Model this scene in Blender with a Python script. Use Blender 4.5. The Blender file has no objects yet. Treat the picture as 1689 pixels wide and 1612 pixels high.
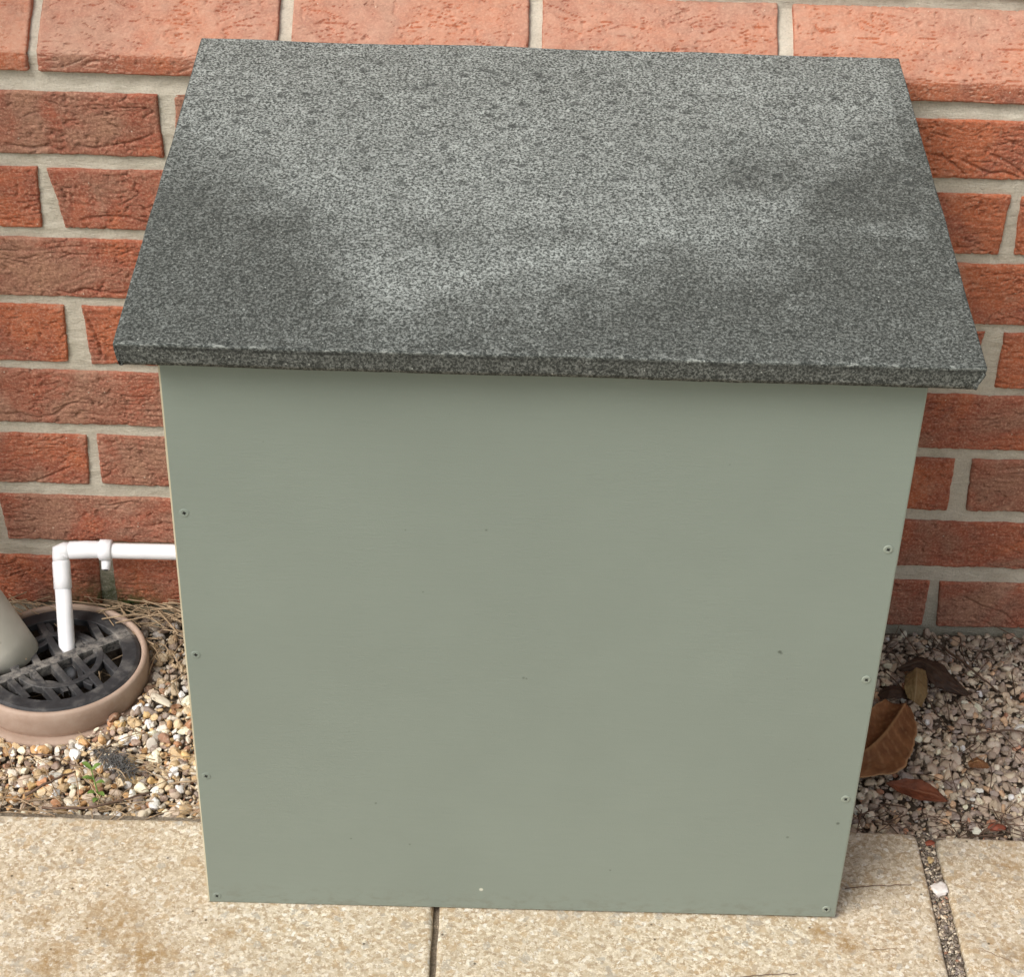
import bpy, math, random
import numpy as np
from mathutils import Matrix, Vector

rng = np.random.default_rng(7)
random.seed(7)
scene = bpy.context.scene

# ------------------------------------------------------------------ camera
cam_data = bpy.data.cameras.new('camera')
cam = bpy.data.objects.new('camera', cam_data)
scene.collection.objects.link(cam)
def _rot(a, b, c):
    return Matrix.Rotation(a, 3, 'Z') @ Matrix.Rotation(b, 3, 'X') @ Matrix.Rotation(c, 3, 'Z')
m = _rot(-0.0043, 0.9736, 0.0306).to_4x4()
m.translation = (0.4305, -1.6009, 1.2582)
cam.matrix_world = m
cam_data.sensor_width = 36.0
cam_data.sensor_fit = 'HORIZONTAL'
cam_data.lens = 36.0 * 3074.0 / 1689.0
cam_data.clip_start = 0.05
cam_data.clip_end = 500.0
scene.camera = cam

# ------------------------------------------------------------------ world and sun
SUN_DIR = Vector((0.62, 0.52, -0.95)).normalized()      # direction the light travels
SUN_EL = math.asin(-SUN_DIR.z)
w = bpy.data.worlds.new('World')
scene.world = w
w.use_nodes = True
nt = w.node_tree
bg = nt.nodes['Background']
sky = nt.nodes.new('ShaderNodeTexSky')
sky.sky_type = 'NISHITA'
sky.sun_disc = False
sky.sun_elevation = SUN_EL
sky.sun_rotation = math.atan2(-SUN_DIR.x, -SUN_DIR.y)
sky.air_density = 1.0
sky.dust_density = 4.0
sky.ozone_density = 1.0
hs = nt.nodes.new('ShaderNodeHueSaturation')
hs.inputs['Saturation'].default_value = 0.22
nt.links.new(sky.outputs[0], hs.inputs['Color'])
nt.links.new(hs.outputs[0], bg.inputs['Color'])
bg.inputs['Strength'].default_value = 0.118
sun_d = bpy.data.lights.new('sun', 'SUN')
sun_d.energy = 1.75
sun_d.angle = math.radians(36)
sun_d.color = (1.0, 0.95, 0.87)
sun = bpy.data.objects.new('sun', sun_d)
sun.rotation_euler = SUN_DIR.to_track_quat('-Z', 'Y').to_euler()
sun.location = (-2, -2, 4)
scene.collection.objects.link(sun)
scene.view_settings.view_transform = 'Standard'
scene.view_settings.look = 'None'
scene.view_settings.gamma = 1.0
scene.view_settings.use_curve_mapping = False
scene.view_settings.exposure = 0.45
scene.render.engine = 'CYCLES'
scene.cycles.max_bounces = 6

# ------------------------------------------------------------------ helpers
COL = scene.collection
def tag(o, label=None, cat=None, group=None, kind=None):
    if label: o['label'] = label
    if cat: o['category'] = cat
    if group: o['group'] = group
    if kind: o['kind'] = kind
    return o
def empty(name, loc=(0, 0, 0), rot=(0, 0, 0)):
    o = bpy.data.objects.new(name, None)
    o.location = loc; o.rotation_euler = rot
    o.empty_display_size = 0.05
    COL.objects.link(o)
    return o
def mesh_obj(name, verts, faces, mat, parent=None, smooth=True, attrs=None, colors=None, loc=None):
    """verts Nx3, faces list of arrays (all same size each) or list of tuples"""
    verts = np.asarray(verts, dtype=np.float32)
    me = bpy.data.meshes.new(name)
    if isinstance(faces, np.ndarray):
        groups = [faces]
    elif len(faces) and isinstance(faces[0], np.ndarray) and faces[0].ndim == 2:
        groups = [f for f in faces if len(f)]
    else:
        groups = None
    if groups is None:
        me.from_pydata(verts.tolist(), [], [tuple(int(i) for i in f) for f in faces])
    else:
        me.vertices.add(len(verts))
        me.vertices.foreach_set('co', verts.ravel())
        li = np.concatenate([g.ravel() for g in groups]).astype(np.int32)
        tot = np.concatenate([np.full(len(g), g.shape[1], np.int32) for g in groups])
        start = np.concatenate([[0], np.cumsum(tot)[:-1]]).astype(np.int32)
        me.loops.add(len(li)); me.loops.foreach_set('vertex_index', li)
        me.polygons.add(len(tot))
        me.polygons.foreach_set('loop_start', start)
        me.polygons.foreach_set('loop_total', tot)
        me.update(calc_edges=True)
        me.validate()
    me.polygons.foreach_set('use_smooth', np.full(len(me.polygons), smooth))
    for k, v in (attrs or {}).items():
        a = me.attributes.new(k, 'FLOAT', 'POINT')
        a.data.foreach_set('value', np.asarray(v, dtype=np.float32))
    if colors is not None:
        a = me.color_attributes.new('tint', 'FLOAT_COLOR', 'POINT')
        c = np.ones((len(verts), 4), np.float32); c[:, :3] = colors
        a.data.foreach_set('color', c.ravel())
    mats = mat if isinstance(mat, (list, tuple)) else [mat]
    for mm in mats: me.materials.append(mm)
    o = bpy.data.objects.new(name, me)
    COL.objects.link(o)
    if loc is not None: o.location = loc
    if parent is not None: o.parent = parent
    return o
class Acc:
    """collects pieces into one mesh"""
    def __init__(s): s.v = []; s.q = []; s.t = []; s.n = 0; s.a = []; s.c = []
    def add(s, v, q=None, t=None, a=None, c=None):
        v = np.asarray(v, float)
        s.v.append(v)
        if q is not None and len(q): s.q.append(np.asarray(q) + s.n)
        if t is not None and len(t): s.t.append(np.asarray(t) + s.n)
        s.a.append(np.zeros(len(v)) if a is None else np.broadcast_to(a, (len(v),)))
        s.c.append(np.zeros((len(v), 3)) if c is None else np.broadcast_to(c, (len(v), 3)))
        s.n += len(v)
    def build(s, name, mat, parent=None, smooth=True, attr=None, color=False):
        fs = []
        if s.q: fs.append(np.concatenate(s.q))
        if s.t: fs.append(np.concatenate(s.t))
        return mesh_obj(name, np.concatenate(s.v), fs, mat, parent, smooth,
                        {attr: np.concatenate(s.a)} if attr else None,
                        np.concatenate(s.c) if color else None)
def grid_faces(nr, nc, flip=False):
    i = np.arange(nr - 1)[:, None] * nc + np.arange(nc - 1)[None, :]
    i = i.ravel()
    f = np.stack([i, i + 1, i + nc + 1, i + nc], 1)
    return f[:, ::-1] if flip else f
def box(acc, lo, hi, c=None, a=None):
    x0, y0, z0 = lo; x1, y1, z1 = hi
    v = [(x0,y0,z0),(x1,y0,z0),(x1,y1,z0),(x0,y1,z0),(x0,y0,z1),(x1,y0,z1),(x1,y1,z1),(x0,y1,z1)]
    acc.add(v, [(0,3,2,1),(4,5,6,7),(0,1,5,4),(1,2,6,5),(2,3,7,6),(3,0,4,7)], c=c, a=a)
def tube(acc, pts, radii, n=16, caps=True, c=None):
    pts = np.asarray(pts, float); k = len(pts)
    if np.isscalar(radii): radii = [radii] * k
    tang = np.gradient(pts, axis=0)
    tang /= np.linalg.norm(tang, axis=1)[:, None] + 1e-12
    ref = np.array([0, 0, 1.0]) if abs(tang[0][2]) < 0.9 else np.array([0, 1.0, 0])
    V = []
    nrm = np.cross(tang[0], ref); nrm /= np.linalg.norm(nrm)
    for i in range(k):
        nrm = nrm - tang[i] * (nrm @ tang[i]); nrm /= np.linalg.norm(nrm)
        b = np.cross(tang[i], nrm)
        th = np.linspace(0, 2 * np.pi, n, endpoint=False)
        V.append(pts[i] + radii[i] * (np.cos(th)[:, None] * nrm + np.sin(th)[:, None] * b))
    V = np.concatenate(V)
    q = []
    for i in range(k - 1):
        for j in range(n):
            j2 = (j + 1) % n
            q.append((i*n+j, i*n+j2, (i+1)*n+j2, (i+1)*n+j))
    t = []
    if caps:
        V = np.concatenate([V, pts[:1], pts[-1:]])
        for j in range(n):
            j2 = (j + 1) % n
            t.append((k*n, j2, j)); t.append((k*n+1, (k-1)*n+j, (k-1)*n+j2))
    acc.add(V, q, t, c=c)
def lathe(acc, prof, n=96, cx=0, cy=0, c=None, arc=None):
    """prof list of (r,z) going round a closed section"""
    prof = np.asarray(prof, float); k = len(prof)
    th = np.linspace(0, 2*np.pi, n, endpoint=False)
    V = np.stack([cx + prof[:, 0][:, None]*np.cos(th), cy + prof[:, 0][:, None]*np.sin(th),
                  np.repeat(prof[:, 1][:, None], n, 1)], -1).reshape(-1, 3)
    q = []
    for i in range(k - 1):
        for j in range(n):
            j2 = (j+1) % n
            q.append((i*n+j, i*n+j2, (i+1)*n+j2, (i+1)*n+j))
    acc.add(V, q, c=c)
# value / gradient noise, vectorised
def _hash(ix, iy, seed):
    h = (ix.astype(np.int64) * 374761393 + iy.astype(np.int64) * 668265263 + seed * 982451653) & 0xFFFFFFFF
    h = ((h ^ (h >> 13)) * 1274126177) & 0xFFFFFFFF
    h = (h ^ (h >> 16)) & 0xFFFFFFFF
    return h / 4294967296.0
def perlin(x, y, seed=0):
    x = np.asarray(x, float); y = np.asarray(y, float)
    x0 = np.floor(x); y0 = np.floor(y); fx = x - x0; fy = y - y0
    u = fx*fx*fx*(fx*(fx*6-15)+10); v = fy*fy*fy*(fy*(fy*6-15)+10)
    def g(dx, dy):
        a = _hash(x0+dx, y0+dy, seed) * 2*np.pi
        return np.cos(a)*(fx-dx) + np.sin(a)*(fy-dy)
    n0 = g(0,0)*(1-u) + g(1,0)*u; n1 = g(0,1)*(1-u) + g(1,1)*u
    return (n0*(1-v) + n1*v) * 1.5
def fbm(x, y, seed=0, o=3):
    s = 0; a = 1; t = 0
    for i in range(o):
        s = s + a*perlin(x*2**i, y*2**i, seed+i*17); t += a; a *= 0.5
    return s / t
def sstep(a, b, x):
    t = np.clip((x-a)/(b-a), 0, 1); return t*t*(3-2*t)

# ------------------------------------------------------------------ material builder
class Mat:
    def __init__(s, name, rough=0.8, spec=0.3):
        s.m = bpy.data.materials.new(name); s.m.use_nodes = True
        s.nt = s.m.node_tree; s.b = s.nt.nodes['Principled BSDF']
        s.b.inputs['Roughness'].default_value = rough
        s.b.inputs['Specular IOR Level'].default_value = spec
        s.tc = s.nt.nodes.new('ShaderNodeTexCoord')
        s.co = s.tc.outputs['Object']
    def N(s, t, **kw):
        n = s.nt.nodes.new(t)
        for k, v in kw.items():
            if k in n.inputs: s.set(n.inputs[k], v)
            else: setattr(n, k, v)
        return n
    def set(s, inp, v):
        if isinstance(v, bpy.types.NodeSocket): s.nt.links.new(v, inp)
        else: inp.default_value = v
    def scaled(s, sc, loc=(0, 0, 0)):
        n = s.nt.nodes.new('ShaderNodeMapping')
        n.inputs['Scale'].default_value = sc; n.inputs['Location'].default_value = loc
        s.nt.links.new(s.co, n.inputs['Vector']); return n.outputs[0]
    def noise(s, scale, detail=2, rough=0.5, vec=None, dist=0.0, out='Fac'):
        n = s.nt.nodes.new('ShaderNodeTexNoise')
        s.set(n.inputs['Vector'], vec or s.co)
        n.inputs['Scale'].default_value = scale; n.inputs['Detail'].default_value = detail
        n.inputs['Roughness'].default_value = rough; n.inputs['Distortion'].default_value = dist
        return n.outputs[out]
    def voro(s, scale, out='Distance', vec=None, feature='F1', rand=1.0):
        n = s.nt.nodes.new('ShaderNodeTexVoronoi'); n.feature = feature
        s.set(n.inputs['Vector'], vec or s.co); n.inputs['Scale'].default_value = scale
        n.inputs['Randomness'].default_value = rand
        return n.outputs[out]
    def ramp(s, fac, stops, interp='LINEAR'):
        n = s.nt.nodes.new('ShaderNodeValToRGB'); s.set(n.inputs[0], fac)
        cr = n.color_ramp; cr.interpolation = interp
        while len(cr.elements) < len(stops): cr.elements.new(0.5)
        for e, (p, c) in zip(cr.elements, stops):
            e.position = p
            e.color = (c, c, c, 1) if np.isscalar(c) else (*c, 1)
        return n.outputs[0]
    def mix(s, fac, a, b, mode='MIX'):
        n = s.nt.nodes.new('ShaderNodeMix'); n.data_type = 'RGBA'; n.blend_type = mode
        s.set(n.inputs[0], fac)
        for i, v in ((6, a), (7, b)):
            s.set(n.inputs[i], v if isinstance(v, bpy.types.NodeSocket) else (*v, 1))
        return n.outputs[2]
    def math(s, op, a, b=0.0, clamp=False):
        n = s.nt.nodes.new('ShaderNodeMath'); n.operation = op; n.use_clamp = clamp
        s.set(n.inputs[0], a); s.set(n.inputs[1], b); return n.outputs[0]
    def attr(s, name, out='Fac'):
        n = s.nt.nodes.new('ShaderNodeAttribute'); n.attribute_name = name; return n.outputs[out]
    def sep(s, vec=None):
        n = s.nt.nodes.new('ShaderNodeSeparateXYZ'); s.set(n.inputs[0], vec or s.co); return n.outputs
    def spot(s, p, r, soft=0.5):
        """1 inside a blot round point p, 0 outside"""
        n = s.nt.nodes.new('ShaderNodeVectorMath'); n.operation = 'DISTANCE'
        s.set(n.inputs[0], s.co); n.inputs[1].default_value = p
        mr = s.nt.nodes.new('ShaderNodeMapRange'); s.set(mr.inputs[0], n.outputs['Value'])
        mr.inputs[1].default_value = r; mr.inputs[2].default_value = r*soft
        return mr.outputs[0]
    def color(s, c): s.set(s.b.inputs['Base Color'], c if isinstance(c, bpy.types.NodeSocket) else (*c, 1)); return s
    def bump(s, h, dist=0.001, strength=1.0, prev=None):
        n = s.nt.nodes.new('ShaderNodeBump'); n.inputs['Distance'].default_value = dist
        n.inputs['Strength'].default_value = strength
        s.set(n.inputs['Height'], h)
        if prev is not None: s.set(n.inputs['Normal'], prev)
        s.set(s.b.inputs['Normal'], n.outputs[0]); return n.outputs[0]

# ---- brick
def brick_mat(name, sky_tint):
    M = Mat(name, 0.92, 0.15)
    tone = M.attr('tone')
    big = M.noise(14, 3, 0.6, dist=0.6)
    orange = (0.475, 0.143, 0.068); red = (0.36, 0.116, 0.072); brown = (0.325, 0.158, 0.108); tan = (0.40, 0.215, 0.14)
    f1 = M.math('ADD', tone, M.math('MULTIPLY', M.math('SUBTRACT', big, 0.5), 2.0), clamp=True)
    c = M.ramp(f1, [(0.0, orange), (0.38, red), (0.68, brown), (1.0, tan)])
    med = M.noise(70, 4, 0.65, vec=M.scaled((1, 1, 1.9)))
    c = M.mix(M.ramp(med, [(0.36, 0.7), (0.52, 0.0)]), c, M.mix(1.0, c, (0.66, 0.62, 0.64), 'MULTIPLY'))
    fine = M.noise(420, 3, 0.7)
    c = M.mix(M.ramp(fine, [(0.46, 0.0), (0.68, 0.6)]), c, (0.62, 0.35, 0.24))
    c = M.mix(M.ramp(M.noise(300, 2, 0.6, vec=M.scaled((1, 1, 1), (3, 1, 2))), [(0.28, 0.45), (0.40, 0.0)]), c, (0.18, 0.065, 0.045))
    # paler dusting of lime on patches and tiny mortar specks
    c = M.mix(M.ramp(M.noise(26, 3, 0.7, vec=M.scaled((1, 1, 1), (7, 7, 7))), [(0.55, 0.0), (0.72, 0.40)]), c, (0.58, 0.36, 0.26))
    vd = M.voro(75)
    c = M.mix(M.ramp(vd, [(0.045, 0.9), (0.07, 0.0)]), c, (0.62, 0.50, 0.40))
    if sky_tint:  # up-facing faces tinted paler: skylight, with some ledge dust, put into the colour
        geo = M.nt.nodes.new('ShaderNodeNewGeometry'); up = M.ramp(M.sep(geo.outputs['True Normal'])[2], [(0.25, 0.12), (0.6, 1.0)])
        c = M.mix(M.math('MULTIPLY', up, M.ramp(M.noise(45, 4, 0.7, vec=M.scaled((1, 1, 1), (2, 9, 4))), [(0.25, sky_tint*0.4), (0.7, sky_tint)])), c, (0.66, 0.42, 0.31))
    # moss at the foot of the wall by the gully
    s3 = M.sep()
    moss_x = M.math('SUBTRACT', 1.0, M.math('MULTIPLY', M.math('ABSOLUTE', M.math('ADD', s3[0], -0.005)), 12.0), clamp=True)
    moss_z = M.math('SUBTRACT', 1.0, M.math('MULTIPLY', s3[2], 22.0), clamp=True)
    moss = M.math('MULTIPLY', M.math('MULTIPLY', moss_x, moss_z), M.ramp(M.noise(60, 3, 0.7), [(0.35, 0.2), (0.6, 1.6)]), clamp=True)
    c = M.mix(moss, c, (0.06, 0.085, 0.03))
    M.color(c)
    n1 = M.bump(M.noise(520, 4, 0.75), 0.0011, 1.0)
    M.bump(M.noise(120, 4, 0.7, vec=M.scaled((0.6, 1, 2.6)), dist=0.5), 0.0022, 0.6, prev=n1)
    return M.m
MAT_BRICK = brick_mat('handmade_red_brick', 0.0)
MAT_BRICK_SKYTINT = brick_mat('skylight_tinted_plinth_brick', 0.62)  # same brick, with the slope's sky brightness painted into its colour
# ---- mortar
M = Mat('pale_lime_mortar', 0.95, 0.1)
c = M.ramp(M.noise(30, 4, 0.7), [(0.3, (0.50, 0.455, 0.37)), (0.7, (0.64, 0.59, 0.49))])
c = M.mix(M.ramp(M.noise(500, 2, 0.6), [(0.33, 0.4), (0.50, 0.0)]), c, (0.34, 0.31, 0.25))
c = M.mix(M.ramp(M.noise(18, 3, 0.7, vec=M.scaled((1, 1, 1), (4, 2, 9))), [(0.55, 0.0), (0.75, 0.35)]), c, (0.30, 0.29, 0.20))
s3 = M.sep()
moss_x = M.math('SUBTRACT', 1.0, M.math('MULTIPLY', M.math('ABSOLUTE', M.math('ADD', s3[0], -0.005)), 12.0), clamp=True)
moss_z = M.math('SUBTRACT', 1.0, M.math('MULTIPLY', s3[2], 15.0), clamp=True)
moss = M.math('MULTIPLY', M.math('MULTIPLY', moss_x, moss_z), M.ramp(M.noise(70, 3, 0.7), [(0.3, 0.5), (0.6, 1.8)]), clamp=True)
c = M.mix(moss, c, (0.085, 0.115, 0.04))
low = M.math('SUBTRACT', 1.0, M.math('MULTIPLY', M.math('ABSOLUTE', M.math('ADD', s3[2], -0.0)), 14.0), clamp=True)
c = M.mix(M.math('MULTIPLY', low, 0.6), c, (0.20, 0.19, 0.14))
M.color(c)
c = M.mix(M.ramp(M.noise(650, 3, 0.7, vec=M.scaled((1, 1, 1), (1, 5, 2))), [(0.55, 0.0), (0.70, 0.5)]), c, (0.72, 0.68, 0.60))
M.color(c)
n1 = M.bump(M.noise(260, 3, 0.7, vec=M.scaled((0.45, 1, 1.6))), 0.0016, 0.9)
M.bump(M.noise(800, 3, 0.7), 0.0008, 1.0, prev=n1)
MAT_MORTAR = M.m
# ---- sage paint
def paint(name, base, specks=True):
    M = Mat(name, 0.55, 0.35)
    c = M.ramp(M.noise(5, 3, 0.6), [(0.3, tuple(b*0.96 for b in base)), (0.7, tuple(b*1.04 for b in base))])
    c = M.mix(M.ramp(M.noise(90, 3, 0.7, vec=M.scaled((0.25, 1, 3.5))), [(0.3, 0.2), (0.7, 0.0)]), c, tuple(b*0.9 for b in base))
    if specks:
        c = M.mix(M.ramp(M.voro(22), [(0.012, 0.5), (0.02, 0.0)]), c, tuple(b*0.55 for b in base))
        # nicks and fly spots seen on the front
        for (x, z, r) in SPOTS:
            c = M.mix(M.math('MULTIPLY', M.spot((x, -0.4345, z), r, 0.4), 0.7 if r > 0.0019 else 0.45), c, (0.05, 0.06, 0.045))
        c = M.mix(M.spot((0.4190, -0.4345, 0.0336), 0.0022, 0.5), c, (0.6, 0.6, 0.5))
        foot = M.math('SUBTRACT', 1.0, M.math('MULTIPLY', M.sep()[2], 28.0), clamp=True)
        c = M.mix(M.math('MULTIPLY', foot, M.ramp(M.noise(120, 4, 0.8, vec=M.scaled((0.6, 1, 1))), [(0.48, 0.0), (0.66, 0.6)])), c, (0.15, 0.135, 0.10))
    M.color(c)
    n1 = M.bump(M.noise(300, 3, 0.7, vec=M.scaled((0.3, 1, 2.2))), 0.0005, 0.4)
    n2 = M.bump(M.noise(900, 2, 0.6), 0.0003, 0.5, prev=n1)
    M.bump(M.noise(7, 2, 0.5), 0.006, 0.25, prev=n2)
    return M.m
SPOTS = [(0.6545, 0.3135, 0.0021), (0.6560, 0.3120, 0.0016), (0.4167, 0.4256, 0.0013), (0.4496, 0.2790, 0.0015),
         (0.4520, 0.2783, 0.0011), (0.3272, 0.1350, 0.0014), (0.6830, 0.1080, 0.0017), (0.7244, 0.1260, 0.0020),
         (0.3560, 0.0870, 0.0012), (0.5320, 0.0620, 0.0012), (0.3050, 0.0920, 0.0012), (0.3680, 0.3640, 0.0009)]
MAT_SAGE = paint('sage_green_paint', (0.226, 0.263, 0.225))
MAT_SAGE_EDGE = paint('worn_paint_edge', (0.265, 0.30, 0.25), False)
M = Mat('bare_plywood_edge', 0.8, 0.2)
M.color(M.ramp(M.noise(40, 3, 0.7, vec=M.scaled((1, 1, 0.3))), [(0.3, (0.40, 0.36, 0.25)), (0.7, (0.54, 0.49, 0.36))]))
MAT_PLY = M.m
M = Mat('dark_roof_board', 0.9, 0.1)
M.color(M.ramp(M.noise(60, 3, 0.7, vec=M.scaled((0.3, 1, 1))), [(0.3, (0.10, 0.085, 0.06)), (0.7, (0.17, 0.14, 0.10))]))
MAT_BOARD = M.m
# ---- roofing felt
M = Mat('mineral_roofing_felt', 0.85, 0.25)
chalk = M.attr('chalk'); fold = M.attr('fold')
g1 = M.noise(490, 2, 0.7, vec=M.scaled((1, 1, 1)), dist=0.4)
g2 = M.noise(620, 2, 0.6, vec=M.scaled((1, 1, 1), (3, 3, 3)), dist=0.5)
patchy = M.noise(34, 4, 0.7)
lvl = M.math('ADD', M.math('ADD', chalk, M.math('MULTIPLY', M.math('SUBTRACT', patchy, 0.5), 0.7)), M.math('MULTIPLY', M.math('SUBTRACT', M.noise(120, 3, 0.7), 0.5), 1.1))
dark = M.ramp(g1, [(0.37, (0.040, 0.044, 0.040)), (0.5, (0.086, 0.091, 0.084)), (0.62, (0.205, 0.215, 0.20))])
light = M.ramp(g1, [(0.38, (0.060, 0.066, 0.062)), (0.48, (0.225, 0.24, 0.228)), (0.59, (0.56, 0.59, 0.565))])
c = M.mix(M.ramp(lvl, [(-0.0, 0.0), (1.0, 1.0)]), dark, light)
c = M.mix(M.ramp(g2, [(0.60, 0.0), (0.72, 0.45)]), c, (0.42, 0.44, 0.42))
c = M.mix(M.ramp(g2, [(0.30, 0.5), (0.40, 0.0)]), c, (0.045, 0.05, 0.045))
c = M.mix(M.ramp(M.voro(110, vec=M.scaled((1, 1, 1), (2, 5, 1))), [(0.05, 0.8), (0.08, 0.0)]), c, (0.62, 0.64, 0.60))
vn = M.nt.nodes.new('ShaderNodeTexVoronoi'); vn.voronoi_dimensions = '2D'; vn.inputs['Scale'].default_value = 46
M.set(vn.inputs['Vector'], M.scaled((0.85, 1, 1))); spots = vn.outputs['Distance']
c = M.mix(M.math('MULTIPLY', M.ramp(M.math('ADD', spots, M.math('MULTIPLY', M.noise(260, 2, 0.6), 0.16)), [(0.17, 0.66), (0.29, 0.0)]),
                 M.math('MULTIPLY', M.attr('spots'), M.ramp(M.noise(38, 2), [(0.44, 0.0), (0.54, 1.0)]))), c, (0.055, 0.06, 0.057))
chip = M.math('MULTIPLY', fold, M.ramp(M.noise(340, 3, 0.7, vec=M.scaled((0.5, 1, 1))), [(0.52, 0.0), (0.60, 1.0)]))
c = M.mix(M.math('MULTIPLY', chip, 0.6), c, (0.55, 0.56, 0.52))
crk = M.math('MULTIPLY', fold, M.ramp(M.noise(230, 3, 0.7, vec=M.scaled((0.35, 1, 1), (9, 0, 0))), [(0.46, 0.0), (0.56, 1.0)]))
c = M.mix(M.math('MULTIPLY', crk, 0.5), c, (0.03, 0.032, 0.03))
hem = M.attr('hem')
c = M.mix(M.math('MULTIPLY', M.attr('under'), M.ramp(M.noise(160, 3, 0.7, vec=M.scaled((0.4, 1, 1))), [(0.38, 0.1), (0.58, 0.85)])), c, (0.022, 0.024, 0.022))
c = M.mix(1.0, c, (0.74, 0.765, 0.76), 'MULTIPLY')
c = M.mix(M.math('MULTIPLY', hem, 0.55), c, M.mix(1.0, c, (0.92, 0.86, 0.84), 'MULTIPLY'))
M.color(c)
n1 = M.bump(g1, 0.0009, 0.6)
M.bump(M.noise(45, 3, 0.6), 0.002, 0.25, prev=n1)
MAT_FELT = M.m
# ---- white plastic, grey plastic, black plastic, terracotta plastic
M = Mat('white_plastic', 0.38, 0.45)
M.color(M.ramp(M.noise(25, 3, 0.7), [(0.3, (0.80, 0.80, 0.84)), (0.6, (0.88, 0.88, 0.90))]))
M.bump(M.noise(40, 2), 0.001, 0.1)
MAT_WHITE = M.m
M = Mat('weathered_grey_plastic', 0.55, 0.35)
c = M.ramp(M.noise(20, 3, 0.7), [(0.3, (0.44, 0.42, 0.36)), (0.7, (0.56, 0.53, 0.465))])
c = M.mix(M.ramp(M.voro(60), [(0.06, 0.4), (0.10, 0)]), c, (0.3, 0.27, 0.2))
M.color(c); M.bump(M.noise(120, 3, 0.7), 0.0006, 0.4)
MAT_GREYPIPE = M.m
M = Mat('dusty_black_plastic', 0.6, 0.35)
c = M.ramp(M.noise(45, 4, 0.7), [(0.30, (0.016, 0.016, 0.018)), (0.52, (0.034, 0.034, 0.037)), (0.75, (0.12, 0.115, 0.11))])
grime = M.math('MULTIPLY', M.attr('grime'), M.ramp(M.noise(110, 4, 0.75), [(0.38, 0.0), (0.6, 1.0)]))
c = M.mix(grime, c, (0.27, 0.25, 0.225))
M.color(c); M.bump(M.noise(200, 3, 0.7), 0.0008, 0.5)
MAT_BLACK = M.m
M = Mat('dusty_terracotta_plastic', 0.7, 0.25)
c = M.ramp(M.noise(35, 4, 0.7), [(0.3, (0.36, 0.255, 0.195)), (0.7, (0.46, 0.345, 0.275))])
c = M.mix(M.ramp(M.noise(140, 3, 0.7), [(0.56, 0.0), (0.72, 0.5)]), c, (0.42, 0.33, 0.27))
c = M.mix(M.ramp(M.sep()[2], [(0.0, 0.0), (1.0, 0.0)]), c, c)
M.color(c); M.bump(M.noise(220, 3, 0.7), 0.0006, 0.4)
MAT_TERRA = M.m
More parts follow.
